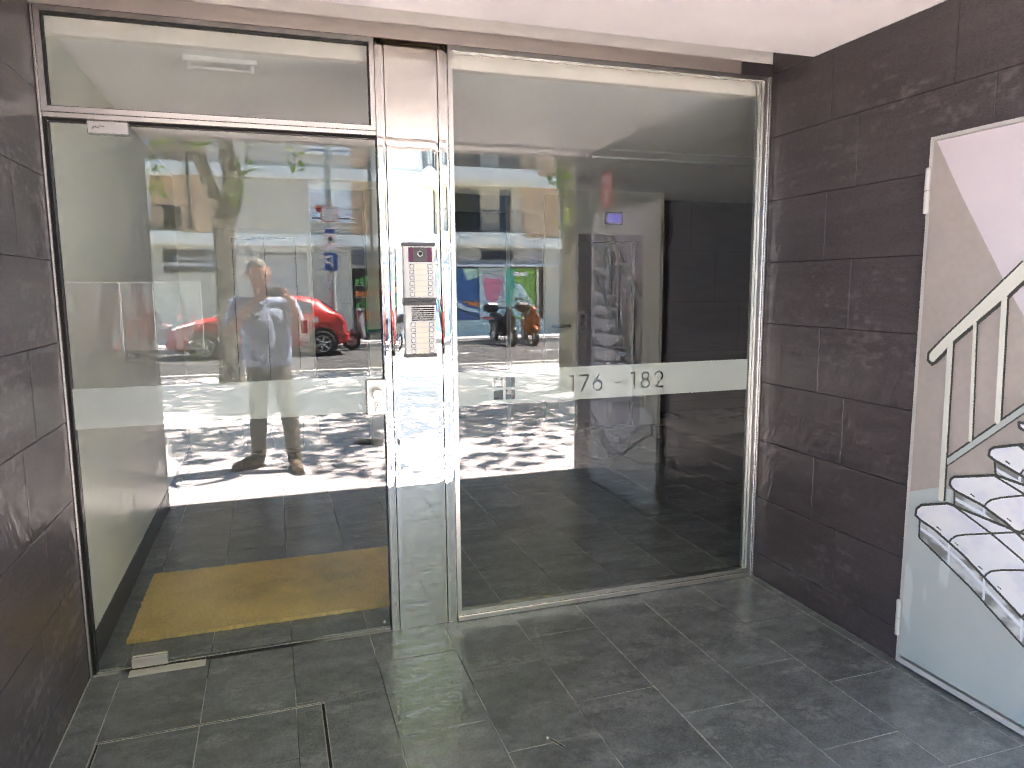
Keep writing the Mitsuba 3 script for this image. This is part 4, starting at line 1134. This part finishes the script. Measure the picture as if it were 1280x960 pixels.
# ------------------------------------------------------------------ red hatchback parked on the far side
def wheel(k, cx, y, cz, r, face, n_spokes=6):
    """A wheel whose axle lies along y; face = +1 or -1 is its outer side."""
    w = part(k, 'wheel', along(lathe([(r * 0.66, -0.09), (r * 0.9, -0.10), (r * 0.985, -0.075), (r, -0.04), (r, 0.04), (r * 0.985, 0.075), (r * 0.9, 0.10), (r * 0.66, 0.09), (r * 0.66, -0.09)], 40), 'y').apply_translation((cx, y, cz)), 'tyre', smooth=40)
    yo = y + face * 0.075
    sp_ = [along(lathe([(r * 0.58, -0.01), (r * 0.66, -0.01), (r * 0.66, 0.02), (r * 0.58, 0.02), (r * 0.58, -0.01)], 36), 'y').apply_translation((cx, yo, cz))]
    for i in range(n_spokes):
        a = 2 * math.pi * i / n_spokes + 0.3
        m = bevel(0.03, r * 0.62, -0.012, 0.012, -r * 0.085, r * 0.085, 0.006)
        m.apply_transform(trimesh.transformations.rotation_matrix(-a, [0, 1, 0]))
        sp_.append(shift(m, cx, yo, cz))
    sp_.append(along(lathe([(0, -0.012), (r * 0.2, -0.012), (r * 0.2, 0.018), (0, 0.022)], 24), 'y').apply_translation((cx, yo, cz)))
    part(w, 'rim', join(*sp_), 'alloy')
    part(w, 'brake', along(lathe([(0, 0), (r * 0.58, 0), (r * 0.58, 0.01), (0, 0.01)], 24), 'y').apply_translation((cx, y + face * 0.02, cz)), 'car_black')


car = thing('parked_car', 'small red hatchback parked across the street', 'car')
CX, CY, CZ = -3.50, -15.56, ROAD
ST_U = np.array([0.0, 0.06, 0.22, 0.60, 1.05, 1.35, 1.68, 2.30, 3.05, 3.42, 3.72, 3.90, 3.99, 4.02])
LOW = np.array([.30, .24, .20, .19, .19, .19, .19, .19, .20, .22, .25, .28, .33, .40])
BELT = np.array([.52, .64, .72, .82, .90, .925, .94, .96, .985, 1.00, 1.00, .93, .84, .74])
TOPZ = np.array([.55, .68, .77, .88, .97, 1.17, 1.39, 1.47, 1.43, 1.34, 1.12, .97, .87, .76])
WID = np.array([.50, .66, .76, .83, .85, .855, .86, .86, .85, .835, .80, .77, .73, .66])
WT = np.array([.40, .52, .60, .67, .66, .60, .56, .575, .56, .55, .58, .62, .62, .58])
ip = lambda arr, u: np.interp(u, ST_U, arr)
U = np.linspace(0, 4.02, 70)
ring_pts = []
for u in U:
    lo, be, to, w, wt = (ip(a, u) for a in (LOW, BELT, TOPZ, WID, WT))
    half = [(w * 0.86, lo), (w * 0.97, lo + 0.10), (w * 1.005, lo + 0.35 * (be - lo)), (w, lo + 0.7 * (be - lo)), (w * 0.965, be), ((w * 0.965 + wt) / 2 + 0.012, (be + to - 0.05) / 2), (wt, to - 0.05), (wt * 0.78, to - 0.012), (wt * 0.4, to)]
    full = half + [(-a, b) for a, b in half[::-1]]
    ring_pts.append([(CX + u, CY + a, CZ + b) for a, b in full])
V = np.array(ring_pts)
n_, m_ = V.shape[:2]
F_ = []
for i in range(n_ - 1):
    for j in range(m_):
        a, b = i * m_ + j, i * m_ + (j + 1) % m_
        F_ += [[a, b, a + m_], [b, b + m_, a + m_]]
V = V.reshape(-1, 3)
cf, cb = len(V), len(V) + 1
V = np.vstack([V, V[:m_].mean(0), V[-m_:].mean(0)])
for j in range(m_):
    F_ += [[cf, (j + 1) % m_, j], [cb, (n_ - 1) * m_ + j, (n_ - 1) * m_ + (j + 1) % m_]]
body = trimesh.Trimesh(V, F_, process=False)
trimesh.repair.fix_normals(body)
part(car, 'body', body, 'car_red', smooth=40)


def side(u, t, s, off=0.006):
    w, be, to, wt = ip(WID, u) * 0.965, ip(BELT, u), ip(TOPZ, u) - 0.05, ip(WT, u)
    mid = ((w + wt) / 2 + 0.012, (be + to) / 2)
    if t < 0.5:
        y, z = w + (mid[0] - w) * t * 2, be + (mid[1] - be) * t * 2
    else:
        y, z = mid[0] + (wt - mid[0]) * (t - 0.5) * 2, mid[1] + (to - mid[1]) * (t - 0.5) * 2
    return (CX + u, CY + s * (y + off), CZ + z + off * 0.3)


def panel(fn, us, lohi, nu=14, nt=6):
    v, f = [], []
    for u in np.linspace(*us, nu):
        a, b = lohi(u)
        v += [fn(u, t) for t in np.linspace(a, b, nt)]
    for i in range(nu - 1):
        for j in range(nt - 1):
            p = i * nt + j
            f += [[p, p + 1, p + nt], [p + 1, p + nt + 1, p + nt]]
    return trimesh.Trimesh(v, f, process=False)


for s in (1, -1):
    for us, fn in (((1.22, 2.22), lambda u: (0.12, np.clip((u - 1.16) * 1.9, 0.14, 0.93))), ((2.30, 3.22), lambda u: (0.12, np.clip(0.93 - (u - 2.75) * 0.35, 0.4, 0.93)))):
        part(car, 'side_window', panel(lambda u, t, s=s: side(u, t, s), us, fn), 'car_glass')
    part(car, 'door_handle', bevel(CX + 2.05, CX + 2.22, CY + s * 0.855, CY + s * 0.885, CZ + 0.80, CZ + 0.825, 0.006), 'car_red')
    part(car, 'sill_trim', bevel(CX + 1.2, CX + 3.0, CY + s * 0.80, CY + s * 0.868, CZ + 0.20, CZ + 0.27, 0.01), 'car_black')
    part(car, 'side_strip', bevel(CX + 1.25, CX + 3.0, CY + s * 0.85, CY + s * 0.872, CZ + 0.50, CZ + 0.55, 0.008), 'car_black')
    for u in (0.80, 3.42):
        part(car, 'wheel_arch', along(lathe([(0, 0), (0.365, 0), (0.365, 0.006), (0, 0.006)], 36), 'y').apply_translation((CX + u, CY + s * 0.862 - (0.003), CZ + 0.33)), 'car_black')
        wheel(car, CX + u, CY + s * 0.80, CZ + 0.305, 0.305, s)
    part(car, 'headlamp', panel(lambda u, t, s=s: (CX + u, CY + s * (ip(WID, u) * (1.0 - 0.25 * t) + 0.008), CZ + ip(BELT, u) - 0.08 + 0.13 * t), (0.10, 0.62), lambda u: (0.1 + 0.5 * (u - 0.1), 0.95)), 'lamp_clear')
    part(car, 'tail_lamp', panel(lambda u, t, s=s: (CX + u, CY + s * (ip(WID, u) * 0.985 + 0.008), CZ + 0.70 + 0.26 * t), (3.74, 3.97), lambda u: (0.0, 1.0 - 0.6 * (u - 3.74) / 0.23)), 'tail_red')
    part(car, 'mirror', bevel(CX + 1.18, CX + 1.32, CY + s * 0.86, CY + s * 1.02, CZ + 0.93, CZ + 1.06, 0.03), 'car_red')
part(car, 'fuel_cap', along(lathe([(0, 0), (0.075, 0), (0.075, 0.006), (0, 0.008)], 28), 'y').apply_translation((CX + 3.28, CY + 0.835, CZ + 0.87)), 'sign_white')
for nm, us in (('windscreen', (1.06, 1.66)), ('rear_window', (3.44, 3.82))):
    part(car, nm, panel(lambda u, t: (CX + u - (0.01 if u < 2 else -0.01), CY + t * ip(WT, u) * 0.92, CZ + ip(TOPZ, u) - 0.02 * abs(t) ** 3 + 0.008), us, lambda u: (-1, 1), 10, 11), 'car_glass')
part(car, 'front_bumper', bevel(CX - 0.03, CX + 0.20, CY - 0.66, CY + 0.66, CZ + 0.24, CZ + 0.46, 0.06), 'car_red')
part(car, 'rear_bumper', bevel(CX + 3.80, CX + 4.08, CY - 0.72, CY + 0.72, CZ + 0.30, CZ + 0.56, 0.06), 'car_red')
part(car, 'grille', bevel(CX - 0.035, CX + 0.05, CY - 0.42, CY + 0.42, CZ + 0.30, CZ + 0.42, 0.02), 'car_black')


# ------------------------------------------------------------------ scooters in the parking lane
def hull(*balls, n=14):
    return m3.Manifold.batch_hull([m3.Manifold.sphere(r, n).translate((x, y, z)) for x, y, z, r in balls])


def to_tri(mf):
    m = mf.to_mesh()
    return trimesh.Trimesh(np.array(m.vert_properties[:, :3]), np.array(m.tri_verts), process=False)


def scooter(label, x, y, ang, paint_m):
    k = thing('motor_scooter', label, 'scooter', 'scooters parked across the street')
    R = trimesh.transformations.rotation_matrix(math.radians(ang), [0, 0, 1])
    R[:3, 3] = (x, y, ROAD)

    def add(nm, m, b, holder=k, smooth=False):
        m = m.copy(); m.apply_transform(R)
        return part(holder, nm, m, b, smooth)
    for wx in (-0.62, 0.66):
        w = add('wheel', along(lathe([(0.15, -0.05), (0.21, -0.055), (0.235, -0.02), (0.235, 0.02), (0.21, 0.055), (0.15, 0.05), (0.15, -0.05)], 28), 'y').apply_translation((wx, 0, 0.235)), 'tyre', smooth=40)
        add('rim', along(lathe([(0, -0.03), (0.15, -0.04), (0.15, 0.04), (0, 0.03)], 20), 'y').apply_translation((wx, 0, 0.235)), 'alloy', w)
    add('rear_body', to_tri(hull((-0.75, 0, 0.62, 0.10), (-0.20, 0, 0.62, 0.14), (-0.25, 0, 0.38, 0.12), (-0.60, 0, 0.48, 0.12))), paint_m, smooth=40)
    add('footboard', bevel(-0.25, 0.36, -0.16, 0.16, 0.26, 0.36, 0.04), 'scooter_dark')
    add('front_shield', to_tri(hull((0.36, -0.15, 0.36, 0.05), (0.36, 0.15, 0.36, 0.05), (0.42, -0.16, 0.72, 0.05), (0.42, 0.16, 0.72, 0.05), (0.40, 0, 0.95, 0.07))), paint_m, smooth=40)
    add('mudguard', to_tri(hull((0.52, 0, 0.46, 0.07), (0.78, 0, 0.44, 0.06), (0.66, 0, 0.49, 0.07))), paint_m, smooth=40)
    add('seat', to_tri(hull((-0.78, 0, 0.80, 0.08), (-0.45, 0, 0.78, 0.12), (-0.02, 0, 0.74, 0.10))), 'car_black', smooth=40)
    add('top_box', bevel(-1.02, -0.70, -0.19, 0.19, 0.88, 1.16, 0.06), 'car_black')
    add('handlebar', tube([(0.30, -0.34, 1.02), (0.34, -0.2, 1.05), (0.36, 0, 1.04), (0.34, 0.2, 1.05), (0.30, 0.34, 1.02)], 0.018, 8), 'car_black')
    add('headlamp', to_tri(hull((0.42, 0, 1.0, 0.09), (0.47, 0, 0.98, 0.07))), paint_m, smooth=40)
    for s in (-1, 1):
        mm = add('mirror_stalk', tube([(0.33, 0.22 * s, 1.05), (0.32, 0.27 * s, 1.18), (0.30, 0.30 * s, 1.25)], 0.008, 6), 'car_black')
        add('mirror', to_tri(hull((0.29, 0.28 * s, 1.27, 0.03), (0.29, 0.35 * s, 1.29, 0.03))), 'car_black', mm)
    add('exhaust', tube([(-0.2, -0.17, 0.28), (-0.75, -0.18, 0.34)], [0.035, 0.05], 10), 'satin_steel')
    add('stand', tube([(-0.15, -0.10, 0.25), (-0.22, -0.17, 0.005)], 0.012, 6), 'iron')


scooter('grey scooter with a dark top box parked right behind the red car', 1.40, -16.15, 195, 'scooter_grey')
scooter('black scooter seen end on before the poster windows', 4.95, -16.3, 84, 'scooter_dark')
scooter('orange brown scooter seen end on beside the black one', 5.75, -16.3, 96, 'scooter_orange')

# ------------------------------------------------------------------ the person taking the picture
man = thing('person', 'man in a blue short sleeved shirt and olive trousers holding up a phone', 'person')


def bones(chains, length, it=14):
    mf = m3.Manifold()
    for c in chains:
        for a, b in zip(c, c[1:]):
            mf = mf + hull(a, b, n=24)
    mf = mf.refine_to_length(length)
    m = to_tri(mf)
    m.merge_vertices()
    old = np.array(m.vertices)
    trimesh.smoothing.filter_taubin(m, lamb=0.5, nu=0.52, iterations=it)
    new = np.array(m.vertices)
    far_ = np.linalg.norm(new - old, axis=1) > 0.012
    new[far_] = old[far_]
    m.vertices = new
    return m


HD = np.array([-1.295, -3.315, 1.632])
Rh = trimesh.transformations.rotation_matrix(math.radians(-14), [0, 0, 1]) @ trimesh.transformations.rotation_matrix(math.radians(-9), [1, 0, 0])


def h(x, y, z, r=None):
    p = (Rh[:3, :3] @ np.array([x, y, z])) + HD
    return (*p, r) if r is not None else tuple(p)


L_EL, R_EL = (-1.545, -3.235, 1.175), (-0.995, -3.225, 1.185)
L_WR, R_WR = (-1.335, -3.125, 1.420), (-1.055, -3.125, 1.420)
LS, RS = (-1.478, -3.365, 1.395), (-1.062, -3.365, 1.395)
chains = [
    [h(0, -0.022, 0.030, 0.088), h(0, 0.012, 0.022, 0.080), h(0, 0.028, -0.040, 0.062), h(0, 0.046, -0.088, 0.034)],
    [h(0.046, 0.030, -0.030, 0.034), h(0.028, 0.044, -0.082, 0.028)], [h(-0.046, 0.030, -0.030, 0.034), h(-0.028, 0.044, -0.082, 0.028)],
    [h(0, 0.088, 0.012, 0.010), h(0, 0.106, -0.030, 0.0125)], [h(0.016, 0.090, -0.032, 0.009), h(-0.016, 0.090, -0.032, 0.009)],
    [h(-0.04, 0.078, 0.022, 0.012), h(0.04, 0.078, 0.022, 0.012)],
    [h(0, 0.084, -0.062, 0.010), h(0.018, 0.078, -0.062, 0.008)], [h(0, 0.084, -0.062, 0.010), h(-0.018, 0.078, -0.062, 0.008)],
    [h(0, -0.02, -0.06, 0.058), (-1.285, -3.365, 1.46, 0.060), (-1.275, -3.375, 1.40, 0.075), (-1.265, -3.375, 1.15, 0.10)],
    [(*LS, 0.052), (*[0.5 * (a + b) for a, b in zip(LS, L_EL)], 0.047), (*L_EL, 0.038), (*[0.65 * a + 0.35 * b for a, b in zip(L_EL, L_WR)], 0.040), (*L_WR, 0.027)],
    [(*RS, 0.052), (*[0.5 * (a + b) for a, b in zip(RS, R_EL)], 0.047), (*R_EL, 0.038), (*[0.65 * a + 0.35 * b for a, b in zip(R_EL, R_WR)], 0.040), (*R_WR, 0.027)],
    [(-1.478, -3.365, 1.395, 0.05), (-1.27, -3.375, 1.38, 0.07), (-1.062, -3.365, 1.395, 0.05)]]
for s in (-1, 1):
    e = [h(s * 0.090, -0.012, 0.014, 0.011), h(s * 0.098, -0.024, 0.022, 0.010), h(s * 0.092, -0.014, -0.028, 0.009)]
    chains.append(e)
for s, wr in ((-1, L_WR), (1, R_WR)):
    cx = -1.194
    ex = cx + s * 0.079                       # phone edge on this side
    k0, k1 = (ex + s * 0.024, -3.112, 1.462, 0.017), (ex + s * 0.020, -3.108, 1.508, 0.015)
    chains += [[(*wr, 0.027), (ex + s * 0.034, -3.116, 1.452, 0.021), k0, k1], [(*wr, 0.024), (ex + s * 0.030, -3.118, 1.472, 0.018), k1]]
    for i, (zz, ln) in enumerate(((1.449, 0.020), (1.470, 0.027), (1.491, 0.030), (1.512, 0.024))):
        r = 0.0078 if i else 0.007
        chains.append([(ex + s * 0.020, -3.108, zz, r + 0.001), (ex + s * 0.015, -3.085, zz + 0.002, r), (ex + s * 0.001, -3.0778, zz + 0.003, r - 0.0008), (ex - s * (ln - 0.010), -3.0788, zz + 0.002, r - 0.0016)])
    chains.append([(ex + s * 0.026, -3.122, 1.462, 0.012), (ex + s * 0.008, -3.124, 1.472, 0.010), (ex - s * 0.016, -3.108, 1.482, 0.0085), (ex - s * 0.030, -3.103, 1.486, 0.0075)])
part(man, 'body', bones(chains, 0.0075, 8), 'skin', smooth=True)
hairm = bones([[h(0, -0.035, 0.052, 0.082), h(0, 0.0, 0.060, 0.070), h(0, 0.034, 0.070, 0.040)], [h(0, -0.052, 0.0, 0.068), h(0, -0.050, -0.045, 0.050)], [h(0.048, -0.02, 0.035, 0.048), h(-0.048, -0.02, 0.035, 0.048)]], 0.008, 8)
part(man, 'hair', hairm, 'hair_grey', smooth=True)
for s in (-1, 1):
    part(man, 'eye', shift(trimesh.creation.icosphere(2, 0.011), *h(s * 0.031, 0.078, 0.004)), 'eye_white', smooth=True)
    part(man, 'eyebrow', to_tri(hull(h(s * 0.018, 0.092, 0.026, 0.004), h(s * 0.044, 0.082, 0.027, 0.0035))), 'hair_grey')
part(man, 'mouth', to_tri(hull(h(-0.020, 0.088, -0.062, 0.0035), h(0, 0.094, -0.061, 0.005), h(0.020, 0.088, -0.062, 0.0035))), 'lip', smooth=True)
mid = lambda a, b, t: tuple(x + (y - x) * t for x, y in zip(a, b))
shirt = bones([
    [(-1.40, -3.365, 1.385, 0.070), (-1.27, -3.375, 1.36, 0.095), (-1.14, -3.365, 1.385, 0.070)],
    [(-1.36, -3.37, 1.28, 0.115), (-1.18, -3.37, 1.28, 0.115)], [(-1.36, -3.37, 1.28, 0.115), (-1.345, -3.36, 1.05, 0.115), (-1.345, -3.36, 0.93, 0.112)],
    [(-1.18, -3.37, 1.28, 0.115), (-1.175, -3.36, 1.05, 0.115), (-1.175, -3.36, 0.93, 0.112)], [(-1.27, -3.345, 1.22, 0.12), (-1.26, -3.33, 1.02, 0.125), (-1.26, -3.345, 0.92, 0.115)],
    [(-1.345, -3.36, 0.93, 0.112), (-1.175, -3.36, 0.93, 0.112)], [(-1.27, -3.375, 1.36, 0.095), (-1.27, -3.345, 1.22, 0.12)],
    [(-1.40, -3.365, 1.385, 0.070), (*LS, 0.066), (*mid(LS, L_EL, 0.62), 0.066)], [(-1.14, -3.365, 1.385, 0.070), (*RS, 0.066), (*mid(RS, R_EL, 0.62), 0.066)]], 0.018)
sv = np.array(shirt.vertices)
fold = meshkit.fbm(sv * [9, 9, 7], 3, 5) - 0.5
shirt.vertices = sv + np.array(shirt.vertex_normals) * (fold * 0.016)[:, None]
part(man, 'shirt', shirt, 'shirt_cloth', smooth=True)
col = bones([[(-1.335, -3.375, 1.445, 0.016), (-1.33, -3.31, 1.425, 0.014), (-1.285, -3.285, 1.39, 0.012)], [(-1.235, -3.375, 1.445, 0.016), (-1.238, -3.31, 1.425, 0.014), (-1.285, -3.285, 1.39, 0.012)], [(-1.335, -3.375, 1.445, 0.016), (-1.285, -3.42, 1.455, 0.016), (-1.235, -3.375, 1.445, 0.016)]], 0.01, 6)
part(man, 'collar', col, 'shirt_cloth', smooth=True)
trous = bones([[(-1.335, -3.36, 0.93, 0.105), (-1.185, -3.36, 0.93, 0.105)], [(-1.26, -3.37, 0.86, 0.115), (-1.26, -3.355, 0.93, 0.115)],
               [(-1.34, -3.365, 0.88, 0.098), (-1.355, -3.325, 0.50, 0.070), (-1.365, -3.345, 0.30, 0.064), (-1.375, -3.36, 0.085, 0.058)],
               [(-1.18, -3.365, 0.88, 0.098), (-1.115, -3.225, 0.50, 0.070), (-1.095, -3.19, 0.30, 0.064), (-1.085, -3.155, 0.085, 0.058)]], 0.018)
tv = np.array(trous.vertices)
fold = (meshkit.fbm(tv * [8, 8, 16], 3, 8) - 0.5) * np.clip(1.3 - tv[:, 2], 0.3, 1.2)
trous.vertices = tv + np.array(trous.vertex_normals) * (fold * 0.020)[:, None]
part(man, 'trousers', trous, 'trouser_cloth', smooth=True)
for heel, toe in (((-1.372, -3.375), (-1.555, -3.285)), ((-1.092, -3.19), (-1.055, -2.985))):
    hx, hy, tx, ty = *heel, *toe
    m = lambda t: (hx + (tx - hx) * t, hy + (ty - hy) * t)
    shoe = bones([[(*m(0.0), 0.050, 0.042), (*m(0.25), 0.062, 0.050), (*m(0.6), 0.046, 0.046), (*m(1.0), 0.036, 0.036)]], 0.012, 6)
    v = np.array(shoe.vertices); v[:, 2] = np.maximum(v[:, 2], 0.008); shoe.vertices = v
    sh = part(man, 'shoe', shoe, 'shoe_leather', smooth=True)
    part(sh, 'sole', extr(sg.LineString([m(-0.02), m(0.5), m(1.02)]).buffer(0.044), 0.014).apply_translation((0, 0, 0.0015)), 'shoe_sole')
ph = thing('phone', 'dark phone held sideways in the hands of the man', 'phone')
part(ph, 'case', bevel(-1.273, -1.115, -3.0945, -3.0860, 1.457, 1.533, 0.004), 'phone_body')
part(ph, 'screen', box(-1.269, -1.119, -3.0952, -3.0946, 1.461, 1.529), 'black_gloss')
part(ph, 'lens_ring', along(lathe([(0.011, 0), (0.017, 0), (0.016, 0.003), (0.012, 0.003), (0.011, 0)], 24), 'y').apply_translation((-1.2114, -3.0859, 1.510)), 'satin_steel')
